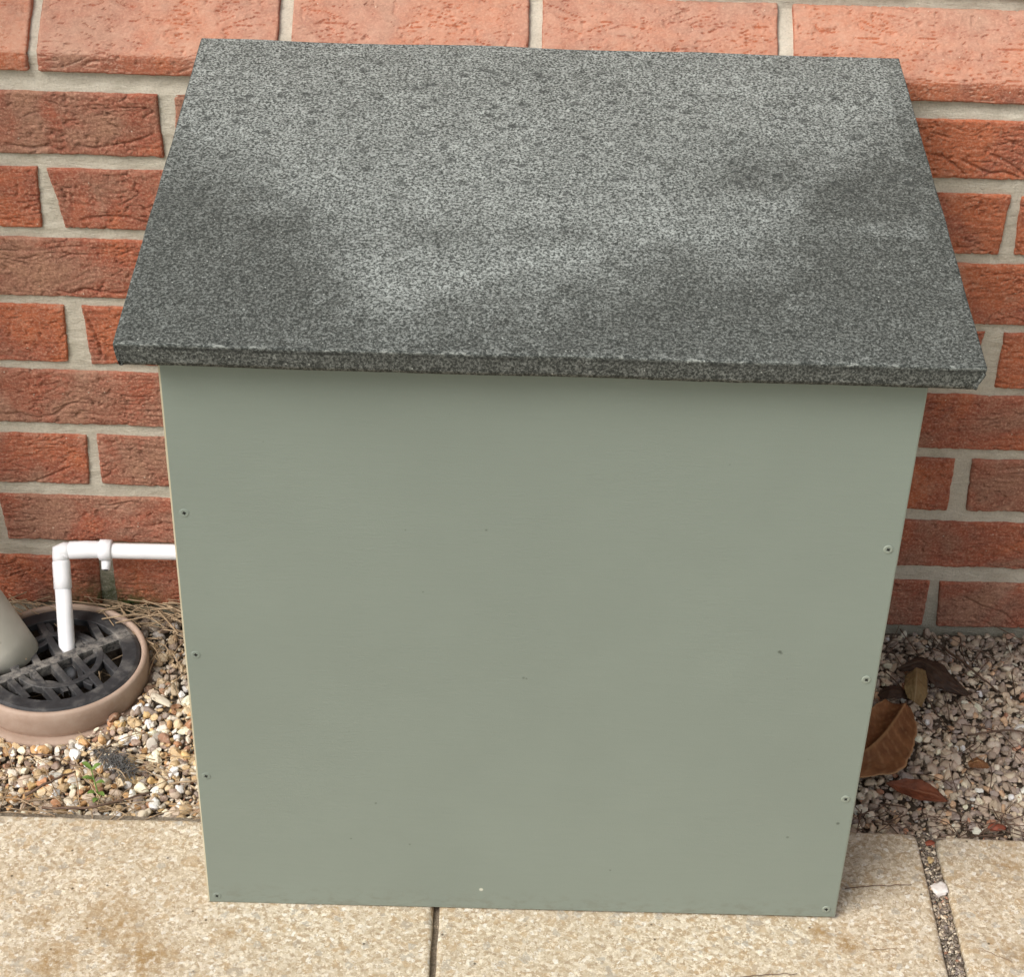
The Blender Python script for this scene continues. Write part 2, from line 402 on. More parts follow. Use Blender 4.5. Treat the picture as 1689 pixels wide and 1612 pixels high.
# ---- soil, gravel, slabs
M = Mat('damp_dark_soil', 0.95, 0.1)
c = M.ramp(M.noise(200, 4, 0.75), [(0.3, (0.09, 0.07, 0.052)), (0.7, (0.24, 0.19, 0.145))])
M.color(c); M.bump(M.noise(250, 4, 0.7), 0.002, 1.0)
MAT_SOIL = M.m
M = Mat('flint_gravel_stone', 0.7, 0.3)
t = M.attr('tint', 'Color')
c = M.mix(M.ramp(M.noise(160, 3, 0.7), [(0.35, 0.35), (0.6, 0.0)]), t, M.mix(1.0, t, (0.75, 0.66, 0.58), 'MULTIPLY'))
c = M.mix(M.ramp(M.noise(330, 2, 0.6), [(0.55, 0.0), (0.72, 0.35)]), c, (0.70, 0.62, 0.50))
M.color(c); M.bump(M.noise(260, 3, 0.7), 0.0007, 0.6)
MAT_STONE = M.m
def slab_mat(name, stains, dirt=0.0):
    M = Mat(name, 0.88, 0.2)
    v1 = M.voro(290, 'Color'); v2 = M.voro(150, 'Color', vec=M.scaled((1, 1, 1), (3, 1, 1)))
    s1 = M.nt.nodes.new('ShaderNodeSeparateColor'); M.set(s1.inputs[0], v1)
    s2 = M.nt.nodes.new('ShaderNodeSeparateColor'); M.set(s2.inputs[0], v2)
    c = M.ramp(s1.outputs[0], [(0.0, (0.40, 0.30, 0.19)), (0.25, (0.50, 0.415, 0.295)), (0.6, (0.575, 0.49, 0.365)), (0.9, (0.66, 0.59, 0.475)), (1.0, (0.78, 0.75, 0.68))])
    c = M.mix(M.ramp(s2.outputs[1], [(0.80, 0.0), (0.86, 0.55)], 'LINEAR'), c, (0.44, 0.30, 0.155))
    c = M.mix(M.ramp(s2.outputs[0], [(0.90, 0.0), (0.94, 0.6)], 'LINEAR'), c, (0.36, 0.34, 0.30))
    c = M.mix(M.ramp(M.noise(230, 4, 0.75, dist=0.3), [(0.36, 0.95), (0.49, 0.0)]), c, (0.33, 0.245, 0.16))
    c = M.mix(M.ramp(M.noise(310, 3, 0.7, vec=M.scaled((1, 1, 1), (5, 5, 5))), [(0.53, 0.0), (0.64, 0.8)]), c, (0.82, 0.74, 0.59))
    c = M.mix(M.ramp(M.noise(9, 4, 0.7), [(0.4, 0.2), (0.62, 0.0)]), c, (0.42, 0.345, 0.245))
    c = M.mix(M.ramp(M.voro(48, vec=M.scaled((1, 1, 1), (1, 8, 0))), [(0.04, 0.9), (0.075, 0.0)]), c, (0.10, 0.075, 0.05))
    brk = M.ramp(M.noise(95, 4, 0.8), [(0.38, 0.0), (0.60, 1.0)])
    for (x, y, r, a) in stains:
        c = M.mix(M.math('MULTIPLY', M.math('MULTIPLY', M.spot((x, y, 0.008), r, 0.25), brk), a, clamp=True), c, (0.31, 0.19, 0.075))
    if dirt: c = M.mix(M.math('MULTIPLY', M.ramp(M.noise(30, 4, 0.75), [(0.35, 1.0), (0.7, 0.2)]), dirt), c, (0.20, 0.165, 0.12))
    M.color(c)
    n1 = M.bump(M.noise(330, 4, 0.75), 0.0011, 0.75)
    n2 = M.bump(M.voro(150), 0.0010, 0.35, prev=n1)
    M.bump(M.noise(25, 3, 0.6), 0.004, 0.3, prev=n2)
    return M.m
MAT_SLAB = slab_mat('buff_concrete_slab', [(0.095, -0.46, 0.042, 0.85), (0.13, -0.50, 0.035, 0.9), (0.05, -0.505, 0.03, 0.85), (0.03, -0.46, 0.02, 0.7), (0.195, -0.47, 0.014, 0.9),
    (0.745, -0.463, 0.014, 1.3), (0.722, -0.450, 0.014, 0.9), (0.905, -0.36, 0.022, 0.9), (0.90, -0.47, 0.02, 0.8), (0.88, -0.46, 0.012, 0.8), (0.21, -0.36, 0.02, 0.35)])
M = Mat('gritty_joint_sand', 0.95, 0.1)
M.color(M.ramp(M.noise(350, 4, 0.8), [(0.3, (0.11, 0.09, 0.068)), (0.7, (0.33, 0.275, 0.21))])); M.bump(M.noise(300, 3, 0.7), 0.002, 1.0)
MAT_JOINT = M.m
M = Mat('rough_grass', 0.95, 0.1)
M.color(M.ramp(M.noise(3, 5, 0.8), [(0.3, (0.045, 0.065, 0.02)), (0.7, (0.09, 0.12, 0.04))])); MAT_GROUND = M.m
def leaf_mat(name, a, b, vein, sc=60):
    M = Mat(name, 0.62, 0.3)
    c = M.ramp(M.noise(sc, 4, 0.7), [(0.3, a), (0.7, b)])
    c = M.mix(M.attr('vein'), c, vein)
    M.color(c); M.bump(M.noise(160, 3, 0.7, vec=M.scaled((1, 0.4, 1))), 0.0008, 0.5)
    return M.m
MAT_LEAF = leaf_mat('dry_brown_leaf', (0.11, 0.042, 0.016), (0.26, 0.115, 0.045), (0.42, 0.25, 0.12), 45)
MAT_LEAF_RED = leaf_mat('rusty_leaf', (0.09, 0.028, 0.014), (0.22, 0.065, 0.028), (0.25, 0.10, 0.05))
MAT_LEAF_TAN = leaf_mat('tan_leaf', (0.16, 0.10, 0.04), (0.24, 0.17, 0.075), (0.30, 0.22, 0.12))
MAT_LEAF_DARK = leaf_mat('rotten_leaf', (0.030, 0.017, 0.012), (0.085, 0.048, 0.03), (0.08, 0.05, 0.03), 120)
MAT_CHIP_RED = leaf_mat('red_clay_chip', (0.22, 0.055, 0.03), (0.32, 0.10, 0.06), (0.3, 0.1, 0.06))
MAT_GREEN = leaf_mat('fresh_weed_green', (0.09, 0.16, 0.03), (0.17, 0.26, 0.06), (0.2, 0.3, 0.08))
MAT_DRY = leaf_mat('dry_straw', (0.22, 0.15, 0.09), (0.46, 0.34, 0.22), (0.3, 0.2, 0.1), 90)
MAT_TWIG = leaf_mat('brown_twig', (0.085, 0.052, 0.035), (0.18, 0.115, 0.08), (0.2, 0.1, 0.05), 120)
MAT_FLUFF = leaf_mat('grey_fluff', (0.07, 0.068, 0.066), (0.17, 0.165, 0.16), (0.2, 0.2, 0.2), 150)
M = Mat('dark_screw_slot', 0.6, 0.3); M.color((0.012, 0.013, 0.012)); MAT_SLOT = M.m

# ================================================================== SETTING
# far ground sheet
tag(mesh_obj('ground', [(-60, -60, -0.15), (60, -60, -0.15), (60, 60, -0.15), (-60, 60, -0.15)], np.array([[0, 1, 2, 3]]), MAT_GROUND), kind='structure')

# ------------------------------------------------------------------ brick wall
wall = tag(empty('brick_wall', (0, 0, 0)), 'handmade red brick house wall with pale mortar joints behind the green box', 'wall')
JW = 0.010
def brick_patch(acc, quad, path=None, res=0.0012, tone=(0.2, 0.2, 0.2), seed=1, y0=0.0, rough=1.0):
    """quad: (xbl, xbr, xtl, xtr, zbl, zbr, ztl, ztr); path: list of (y,z) for a bent face, z is then taken from it"""
    xbl, xbr, xtl, xtr, zbl, zbr, ztl, ztr = quad
    W = max(xbr, xtr) - min(xbl, xtl)
    if path is None: H = ztl - zbl; nv = max(6, int(H/res))
    else:
        path = np.asarray(path, float); seg = np.linalg.norm(np.diff(path, axis=0), axis=1); cum = np.concatenate([[0], np.cumsum(seg)])
        H = cum[-1]; nv = max(10, int(H/res))
    nu = max(10, int(W/res))
    u = np.linspace(0, 1, nu)[None, :].repeat(nv, 0); v = np.linspace(0, 1, nv)[:, None].repeat(nu, 1)
    # wobbly outline
    su = seed * 7.31
    ed = 0.0015 * rough
    xl = xbl*(1-v) + xtl*v + ed*fbm(v*5+su, v*0+1.5, seed, 3)
    xr = xbr*(1-v) + xtr*v + ed*fbm(v*5+su, v*0+8.5, seed+3, 3)
    X = xl*(1-u) + xr*u
    if path is None:
        zb = zbl*(1-u) + zbr*u + ed*0.9*fbm(u*14+su, u*0+3.5, seed+5, 4)
        zt = ztl*(1-u) + ztr*u + ed*0.9*fbm(u*14+su, u*0+6.5, seed+7, 4)
        Z = zb*(1-v) + zt*v; Y = np.full_like(X, y0)
        ny, nz = -np.ones_like(X), np.zeros_like(X)
    else:
        s = v * H + ed*fbm(u*14+su, u*0+3.5, seed+5, 4)*(1-v)
        # round the arris between the two faces
        s = np.clip(s, 0, H)
        def pos(q): return np.interp(q, cum, path[:, 0]), np.interp(q, cum, path[:, 1])
        Y, Z = pos(s); 
        r = 0.0035
        ya, za = pos(np.clip(s-r, 0, H)); yb, zb_ = pos(np.clip(s+r, 0, H))
        mid = (s > r) & (s < H-r)
        Y = np.where(mid, (Y + 0.5*(ya+yb))*0.5, Y); Z = np.where(mid, (Z + 0.5*(za+zb_))*0.5, Z)
        ty, tz = yb-ya, zb_-za; L = np.hypot(ty, tz)+1e-9; ny, nz = -tz/L, ty/L
        Z = Z + (zbl*(1-u)+zbr*u - path[0, 1]) * (1-v)
    a = X + seed*0.37; b = v*H + seed*0.91
    R = rough
    wx = 0.010*perlin(a*25, b*25, seed); wz = 0.012*perlin(a*18, b*18, seed+1)
    d = 0.0011*R*perlin(a*22, b*30, seed+2)
    # folds pressed into the clay: stepped creases running mostly along the brick
    tilt = 0.35*perlin(a*9, b*9, seed+20)
    ph = (b + wz + tilt*0.03)*125 + 1.1*perlin((a+wx)*22, b*34, seed+3)
    fr = ph - np.floor(ph)
    m1 = sstep(0.02, 0.38, perlin(a*20, b*42, seed+4))
    d = d + R*0.0016*m1*(fr - 0.5)
    f2 = perlin((a+wx)*24, (b+wz*0.7)*125, seed+5)
    m2 = sstep(-0.15, 0.2, perlin(a*26, b*30, seed+6))
    d = d - R*0.0026*m2*np.exp(-(f2/0.05)**2)
    f3 = perlin((a+wx)*60, (b+wz*0.7)*260, seed+8)
    d = d - R*0.0013*sstep(-0.15, 0.25, perlin(a*40, b*60, seed+30))*np.exp(-(f3/0.08)**2)
    d = d + R*0.0009*fbm(a*190, b*260, seed+9, 3)
    # pits
    pits = perlin(a*120, b*120, seed+12)
    d = d - R*0.0018*sstep(0.56, 0.66, pits)
    for (pl_, wd_, dp_) in (CREASES if path is None and y0 == 0 and W < 0.3 else []):
        pl_ = np.asarray(pl_, float)
        if pl_[:, 0].max() < X.min() or pl_[:, 0].min() > X.max() or pl_[:, 1].max() < Z.min() or pl_[:, 1].min() > Z.max(): continue
        dm = np.full(X.shape, 9.0)
        for i_ in range(len(pl_)-1):
            p_, q_ = pl_[i_], pl_[i_+1]; L2 = ((q_-p_)**2).sum()
            tt_ = np.clip(((X-p_[0])*(q_[0]-p_[0])+(Z-p_[1])*(q_[1]-p_[1]))/L2, 0, 1)
            dm = np.minimum(dm, np.hypot(X-p_[0]-tt_*(q_[0]-p_[0]), Z-p_[1]-tt_*(q_[1]-p_[1])))
        d = d - dp_*np.exp(-(dm/wd_)**2)
    d = np.maximum(d, -0.0031)
    # arris
    du = np.minimum(u, 1-u)*W; dv = np.minimum(v, 1-v)*H
    e = 0.0026 + 0.0012*fbm(a*60, b*60, seed+10, 2)
    for dd in (du, dv):
        k = np.clip(1 - dd/e, 0, 1); d = d - 0.0042*k*k
    border = (np.minimum(u, 1-u) < 1e-6) | (np.minimum(v, 1-v) < 1e-6)
    d = np.where(border, -0.014, d)
    Y = Y + ny*d; Z = Z + nz*d
    tt = np.interp(u, [0, 0.5, 1], tone) + 0.22*perlin(a*12, b*16, seed+11)
    V = np.stack([X, Y, Z], -1).reshape(-1, 3)
    acc.add(V, grid_faces(nv, nu), a=tt.ravel())

CREASES = [([(0.0122, 0.366), (0.0190, 0.350), (0.0245, 0.330), (0.0255, 0.314)], 0.0011, 0.0030),
           ([(-0.010, 0.3865), (0.002, 0.3835), (0.016, 0.3900), (0.030, 0.3880), (0.046, 0.3855), (0.060, 0.3875), (0.074, 0.3930)], 0.0012, 0.0028),
           ([(0.024, 0.5400), (0.040, 0.5375), (0.058, 0.5415), (0.076, 0.5450), (0.096, 0.5530)], 0.0010, 0.0022),
           ([(-0.040, 0.5395), (-0.018, 0.5360), (-0.002, 0.5385), (0.010, 0.5345)], 0.0011, 0.0025),
           ([(0.030, 0.4665), (0.048, 0.4690), (0.066, 0.4675), (0.082, 0.4625)], 0.0014, 0.0024),
           ([(-0.086, 0.2420), (-0.066, 0.2440), (-0.046, 0.2400), (-0.030, 0.2440), (-0.014, 0.2570), (-0.004, 0.2600)], 0.0011, 0.0026),
           ([(-0.060, 0.160), (-0.040, 0.1700), (-0.020, 0.1810)], 0.0010, 0.0022),
           ([(0.845, 0.5500), (0.862, 0.5420), (0.872, 0.5385), (0.885, 0.5400), (0.900, 0.5345)], 0.0013, 0.0028),
           ([(0.818, 0.5560), (0.835, 0.5480), (0.848, 0.5370)], 0.0010, 0.0024),
           ([(0.870, 0.5570), (0.882, 0.5520), (0.896, 0.5440), (0.906, 0.5360)], 0.0012, 0.0026),
           ([(0.928, 0.0440), (0.950, 0.0310), (0.972, 0.0250), (0.985, 0.0140)], 0.0013, 0.0028)]
bricks = Acc()
VIS = lambda x0, x1: (x0 < 0.20 and x1 > -0.125) or (x0 < 1.03 and x1 > 0.72)
X0, X1 = -1.2375, 2.1375
# measured shapes: (course, k) -> quad overrides; z lines per course: left bottom/top, right bottom/top at X=0 and X=0.9
ZL = {0: (0.002, 0.0650, 0.003, 0.0640), 1: (0.0850, 0.1432, 0.0832, 0.1424), 2: (0.1584, 0.2205, 0.1563, 0.2212), 3: (0.2325, 0.2962, 0.2334, 0.2974),
      4: (0.3060, 0.3700, 0.3063, 0.3698), 5: (0.3796, 0.4435, 0.3780, 0.4440), 6: (0.4535, 0.5165, 0.4545, 0.5162), 7: (0.5293, 0.5920, 0.5312, 0.5902)}
# vertical joint edges (left brick right-edge bottom/top, right brick left-edge bottom/top)
VJ = {(7, 0.1125): (0.1052, 0.1032, 0.1159, 0.1185), (6, 0.0): (-0.0170, -0.0146, 0.0046, -0.0066), (6, 0.9): (0.8946, 0.8968, 0.9085, 0.9058),
      (4, 0.0): (-0.0084, -0.0057, 0.0142, 0.0106), (4, 0.9): (0.8851, 0.8978, 0.9160, 0.9149), (2, 0.0): (-0.0022, 0.0011, 0.0098, 0.0101),
      (2, 0.9): (0.8930, 0.8913, 0.9112, 0.9076), (0, 0.0): (-0.0047, -0.0025, 0.0112, 0.0113), (0, 0.9): (0.8888, 0.8894, 0.9038, 0.8990),
      (1, -0.1125): (-0.108, -0.112, -0.0962, -0.1000)}
TONES = {(7, -0.1125): (0.62, 0.72, 0.42), (6, -0.225): (0.30, 0.3, 0.15), (6, 0.0): (0.5, 0.42, 0.3), (5, -0.1125): (0.75, 0.72, 0.12), (4, -0.225): (0.15, 0.15, 0.10),
         (4, 0.0): (0.35, 0.2, 0.2), (3, -0.1125): (0.62, 0.55, 0.62), (2, -0.225): (0.65, 0.6, 0.32), (2, 0.0): (0.55, 0.55, 0.5), (1, -0.1125): (0.30, 0.65, 0.5),
         (0, -0.225): (0.30, 0.3, 0.35), (0, 0.0): (0.28, 0.35, 0.4), (7, 0.7875): (0.05, 0.05, 0.1), (6, 0.675): (0.2, 0.2, 0.18), (6, 0.9): (0.1, 0.1, 0.2),
         (5, 0.7875): (0.12, 0.1, 0.1), (4, 0.9): (0.2, 0.15, 0.1), (3, 0.7875): (0.35, 0.4, 0.35), (2, 0.675): (0.2, 0.15, 0.12), (2, 0.9): (0.5, 0.55, 0.5),
         (1, 0.7875): (0.35, 0.4, 0.3), (0, 0.675): (0.35, 0.3, 0.35), (0, 0.9): (0.45, 0.5, 0.5)}
def course(n, zl, y0=0.0, joints=None):
    off = 0.0 if n % 2 == 0 else 0.1125
    xs = np.arange(math.floor((X0-off)/0.225), math.ceil((X1-off)/0.225)+1)*0.225 + off
    for x in xs:
        x = round(float(x), 4)
        if x < X0 - 0.01 or x + 0.225 > X1 + 0.24: continue
        r = np.random.default_rng(int(abs(x*10000)) + n*977 + (5 if x < 0 else 0))
        j = lambda: float(r.normal(0, 0.0010))
        lj = VJ.get((n, x)); rj = VJ.get((n, round(x+0.225, 4)))
        xbl, xtl = (lj[2], lj[3]) if lj else (x + 0.005 + j(), x + 0.005 + j())
        xbr, xtr = (rj[0], rj[1]) if rj else (x + 0.220 + j(), x + 0.220 + j())
        def zz(i, xx): return zl[i] + (zl[i+2]-zl[i])*np.clip(xx/0.9, -0.3, 1.3)
        jj = 0.0006
        gx = 0.0006; xbl -= gx; xtl -= gx; xbr += gx; xtr += gx
        quad = (xbl, xbr, xtl, xtr, zz(0, x)-gx+r.normal(0, jj), zz(0, x+0.22)-gx+r.normal(0, jj), zz(1, x)+gx+r.normal(0, jj), zz(1, x+0.22)+gx+r.normal(0, jj))
        tn = TONES.get((n, x)) if y0 == 0 else None
        if tn is None:
            b = float(r.uniform(0.05, 0.6)); tn = (b, b+float(r.normal(0, 0.12)), b+float(r.normal(0, 0.12)))
        vis = VIS(x, x+0.225) and y0 == 0
        hid = y0 == 0 and x > 0.20 and x + 0.225 < 0.72
        brick_patch(bricks, quad, res=0.0012 if vis else (0.006 if hid else 0.003), tone=tn, seed=int(r.integers(1, 9000)), y0=y0, rough=0.85)
for n in range(8): course(n, ZL[n])
course(-1, (-0.0830, -0.0200, -0.0830, -0.0200))
for n in range(9, 18):
    zb = 0.683 + (n-9)*0.075
    course(n, (zb, zb+0.065, zb, zb+0.065), y0=0.056)
bricks.build('brickwork', MAT_BRICK, wall, attr='tone')
# plinth course with its sloping face
pl = Acc()
PX = {0: (-0.0108, -0.0036), 1: (0.2140, 0.2243), 2: (0.4410, 0.4510), 3: (0.6676, 0.6796)}
for k in range(-6, 10):
    g0 = PX.get(k, (k*0.225-0.004, k*0.225+0.006)); g1 = PX.get(k+1, ((k+1)*0.225-0.004, (k+1)*0.225+0.006))
    xa, xb = g0[1], g1[0]
    r = np.random.default_rng(k+50)
    tn = {-1: (0.05, 0.05, 0.0), 0: (0.38, 0.3, 0.3), 1: (0.25, 0.25, 0.25), 2: (0.3, 0.35, 0.3), 3: (0.15, 0.2, 0.3)}.get(k, (float(r.uniform(0.1, 0.5)),)*3)
    zb = 0.6098 + (0.6052-0.6098)*np.clip(xa/0.9, -0.3, 1.3); zb2 = 0.6098 + (0.6052-0.6098)*np.clip(xb/0.9, -0.3, 1.3)
    brick_patch(pl, (xa, xb, xa, xb, zb, zb2, 0, 0), path=[(0.0, 0.6098), (0.0, 0.6290), (0.056, 0.6735), (0.064, 0.6735)],
                res=0.0013 if -2 < k < 5 else 0.003, tone=tn, seed=k+300, rough=0.6)
pl.build('plinth_course', MAT_BRICK_SKYTINT, wall, attr='tone')
# mortar
mo = Acc()
def mortar(path, res, seed, xa=X0, xb=X1):
    path = np.asarray(path, float); seg = np.linalg.norm(np.diff(path, axis=0), axis=1); cum = np.concatenate([[0], np.cumsum(seg)])
    nv = int(cum[-1]/res); nu = int((xb-xa)/res)
    s = np.linspace(0, cum[-1], nv)[:, None].repeat(nu, 1); x = np.linspace(xa, xb, nu)[None, :].repeat(nv, 0)
    Y = np.interp(s, cum, path[:, 0]); Z = np.interp(s, cum, path[:, 1])
    d = 0.0012*fbm(x*30, s*60, seed, 3) + 0.0008*perlin(x*40, s*260, seed+5) + 0.0006*fbm(x*150, s*220, seed+9, 2)
    ty = np.gradient(Y, axis=0); tz = np.gradient(Z, axis=0); L = np.hypot(ty, tz)
    Y = Y - d*tz/L; Z = Z + d*ty/L
    mo.add(np.stack([x, Y, Z], -1).reshape(-1, 3), grid_faces(nv, nu))
mortar([(0.0036, -0.10), (0.0036, 0.5915), (0.0062, 0.600), (0.0055, 0.612), (0.0048, 0.6265), (0.0605, 0.6690), (0.0600, 0.683), (0.0600, 1.36)], 0.0028, 3)
mo.build('mortar', MAT_MORTAR, wall)
core = Acc(); box(core, (X0-0.1, 0.075, -0.14), (X1+0.1, 0.30, 1.36)); core.build('wall_core', MAT_MORTAR, wall, smooth=False)

# ------------------------------------------------------------------ paving slabs and joints
SLAB_Z = 0.008
def slab_mesh(x0, x1, y0, y1, seed, res=0.004, tilt=0.0):
    """y0 < y1; rounded arrises"""
    a = Acc()
    nu = int((x1-x0)/res); nv = int((y1-y0)/res)
    e = np.array([0, 0.0006, 0.0018, 0.0035, 0.0055, 0.008])
    us = np.concatenate([x0+e, np.linspace(x0+0.011, x1-0.011, nu), x1-e[::-1]])
    vs = np.concatenate([y0+e, np.linspace(y0+0.011, y1-0.011, nv), y1-e[::-1]])
    X, Y = np.meshgrid(us, vs)
    dx = np.minimum(X-x0, x1-X); dy = np.minimum(Y-y0, y1-Y)
    ed = np.minimum(dx, dy)
    R = 0.0045 + 0.0035*np.clip(fbm(X*25, Y*25, seed, 3), -0.6, 1)
    k = np.clip(1-ed/R, 0, 1)
    cr = np.clip(1-np.hypot(np.maximum(0.018-dx, 0), np.maximum(0.018-dy, 0))/0.018, -0.42, 1)
    Z = SLAB_Z - R*(1-np.sqrt(np.clip(1-k*k, 0, 1))) + 0.0005*fbm(X*12, Y*12, seed+2, 3) + 0.00035*fbm(X*120, Y*120, seed+4, 2)
    Z = Z - 0.012*np.clip(-cr, 0, 1)*(dx < 0.018)*(dy < 0.018)
    Xw = X + 0.0008*fbm(Y*30, Y*0, seed+6, 3)*(dx < 0.02); Yw = Y + 0.0010*fbm(X*30, X*0, seed+7, 3)*(dy < 0.02)
    border = (X <= x0+1e-9) | (X >= x1-1e-9) | (Y <= y0+1e-9) | (Y >= y1-1e-9)
    Z = np.where(border, -0.035, Z)
    a.add(np.stack([Xw, Yw, Z], -1).reshape(-1, 3), grid_faces(len(vs), len(us)))
    return a
rows = [(-0.778, None), (-1.236, -0.786), (-1.694, -1.244)]
cols = [(-1.0005, -0.5385, -0.328), (-0.531, -0.0785, -0.329), (-0.0710, 0.3771, -0.3312), (0.3817, 0.8282, -0.3218), (0.8446, 1.2900, -0.3265), (1.2985, 1.7440, -0.327), (1.7525, 2.198, -0.327)]
slab_labels = {2: 'buff concrete slab at lower left with ochre stains beside the narrow joint', 3: 'buff concrete slab under most of the green box between the two joints', 4: 'buff concrete slab at lower right beyond the gritty wide joint'}
OUT = ['far left', 'next to far left']
for ci, (xa, xb, yt) in enumerate(cols):
    for ri, (yb, ytt) in enumerate(rows):
        near = ri == 0 and 2 <= ci <= 4
        if not near and (ci in (0, 6) and ri == 2): pass
        a = slab_mesh(xa, xb, yb, yt if ri == 0 else ytt, ci*10+ri+1, 0.004 if near else 0.03)
        o = a.build('paving_slab', MAT_SLAB)
        if near: tag(o, slab_labels[ci], 'paving slab', 'concrete paving slabs in front of the wall')
        else: tag(o, 'buff concrete paving slab outside the framed view', 'paving slab', 'concrete paving slabs in front of the wall')
# far paving and joint bedding
a = Acc(); nu, nv = 420, 200
xx = np.linspace(X0-0.3, X1+0.3, nu); yy = np.linspace(-1.9, -0.321, nv)
XX, YY = np.meshgrid(xx, yy)
ZZ = 0.0002 + 0.0022*fbm(XX*60, YY*60, 5, 3)
a.add(np.stack([XX, YY, ZZ], -1).reshape(-1, 3), grid_faces(nv, nu))
tag(a.build('joint_sand', MAT_JOINT), kind='structure')

# soil under the gravel, with the gully's pit
GX, GY = -0.0290, -0.1060
def base_h(x, y):
    d = np.hypot(x-GX, y-GY)
    h = -0.0135 + 0.0030*fbm(x*9, y*9, 31, 2)
    h = h - 0.0050*np.exp(-((d-0.10)/0.05)**2)
    h = h + 0.004*sstep(0.04, 0.0, -y) + 0.006*sstep(0.02, 0.07, x-GX)*np.exp(-((d-0.105)/0.03)**2)
    h = h + 0.002*sstep(0.6, 0.8, x)
    return h
a = Acc()
xx = np.concatenate([np.linspace(X0-0.3, -0.2, 60), np.linspace(-0.195, 0.15, 170), np.linspace(0.16, X1+0.3, 240)])
yy = np.linspace(-0.345, 0.01, 170)
XX, YY = np.meshgrid(xx, yy)
ZZ = base_h(XX, YY) - 0.004 + 0.002*fbm(XX*90, YY*90, 3, 3)
ZZ = np.where(np.hypot(XX-GX, YY-GY) < 0.083, -0.13, ZZ)
a.add(np.stack([XX, YY, ZZ], -1).reshape(-1, 3), grid_faces(len(yy), len(xx)))
tag(a.build('soil', MAT_SOIL), kind='structure')

# ------------------------------------------------------------------ gravel
def ico(sub):
    t = (1+5**0.5)/2
    v = [(-1,t,0),(1,t,0),(-1,-t,0),(1,-t,0),(0,-1,t),(0,1,t),(0,-1,-t),(0,1,-t),(t,0,-1),(t,0,1),(-t,0,-1),(-t,0,1)]
    f = [(0,11,5),(0,5,1),(0,1,7),(0,7,10),(0,10,11),(1,5,9),(5,11,4),(11,10,2),(10,7,6),(7,1,8),(3,9,4),(3,4,2),(3,2,6),(3,6,8),(3,8,9),(4,9,5),(2,4,11),(6,2,10),(8,6,7),(9,8,1)]
    v = [np.array(p, float)/np.linalg.norm(p) for p in v]
    for _ in range(sub):
        c = {}; nf = []
        def mid(i, j):
            k = (min(i, j), max(i, j))
            if k not in c:
                p = v[i]+v[j]; v.append(p/np.linalg.norm(p)); c[k] = len(v)-1
            return c[k]
        for (i, j, k) in f:
            a_, b_, c_ = mid(i, j), mid(j, k), mid(k, i)
            nf += [(i,a_,c_),(j,b_,a_),(k,c_,b_),(a_,b_,c_)]
        f = nf
    return np.array(v), np.array(f)
ICO1 = ico(1); ICO2 = ico(2)
def stone_templates(ic, n, r):
    out = []
    for i in range(n):
        v = ic[0].copy()
        for k in range(r.integers(5, 10)):
            d = r.normal(size=3); d /= np.linalg.norm(d); h = r.uniform(0.45, 0.8)
            dp = v@d; v = v - np.maximum(dp-h, 0)[:, None]*d
        v += 0.05*r.normal(size=v.shape)*np.array([1, 1, 1])
        v *= np.array([r.uniform(0.95, 1.45), r.uniform(0.7, 1.0), r.uniform(0.42, 0.75)])
        out.append(v)
    return out
TP1 = stone_templates(ICO1, 24, rng); TP2 = stone_templates(ICO2, 24, rng)
PAL_L = np.array([(0.68,0.60,0.47),(0.60,0.48,0.32),(0.52,0.38,0.22),(0.50,0.30,0.14),(0.42,0.22,0.12),(0.80,0.77,0.70),(0.45,0.36,0.28),(0.34,0.25,0.20),(0.60,0.42,0.20),(0.26,0.21,0.18),(0.62,0.56,0.47),(0.30,0.17,0.11),(0.46,0.42,0.37)])
PW_L = np.array([14, 13, 12, 7, 5, 9, 10, 7, 5, 6, 10, 3, 6], float); PW_L /= PW_L.sum()
PAL_R = np.array([(0.50,0.43,0.33),(0.40,0.325,0.24),(0.33,0.265,0.205),(0.28,0.22,0.175),(0.42,0.285,0.18),(0.60,0.54,0.44),(0.25,0.20,0.17),(0.36,0.305,0.25),(0.38,0.20,0.13),(0.24,0.20,0.18)])
PW_R = np.array([13, 14, 15, 12, 4, 6, 11, 14, 2, 8], float); PW_R /= PW_R.sum()
def rotm(n, r, flat=0.45):
    th = r.uniform(0, 2*np.pi, n); ax = r.normal(0, flat, n); ay = r.normal(0, flat, n)
    cz, sz = np.cos(th), np.sin(th); cx, sx = np.cos(ax), np.sin(ax); cy, sy = np.cos(ay), np.sin(ay)
    Rz = np.zeros((n,3,3)); Rz[:,0,0]=cz; Rz[:,0,1]=-sz; Rz[:,1,0]=sz; Rz[:,1,1]=cz; Rz[:,2,2]=1
    Rx = np.zeros((n,3,3)); Rx[:,0,0]=1; Rx[:,1,1]=cx; Rx[:,1,2]=-sx; Rx[:,2,1]=sx; Rx[:,2,2]=cx
    Ry = np.zeros((n,3,3)); Ry[:,1,1]=1; Ry[:,0,0]=cy; Ry[:,0,2]=sy; Ry[:,2,0]=-sy; Ry[:,2,2]=cy
    return Rx@Ry@Rz
def scatter(acc, P, S, C, templates, tris, r, flat=0.45):
    n = len(P); T = np.stack(templates); idx = r.integers(0, len(T), n)
    R = rotm(n, r, flat)
    V = np.einsum('nij,nkj->nki', R, T[idx]*S[:, None, None]) + P[:, None, :]
    k = T.shape[1]
    F = (tris[None] + (np.arange(n)*k)[:, None, None]).reshape(-1, 3)
    acc.add(V.reshape(-1, 3), t=F, c=np.repeat(C, k, 0))
gr = Acc()
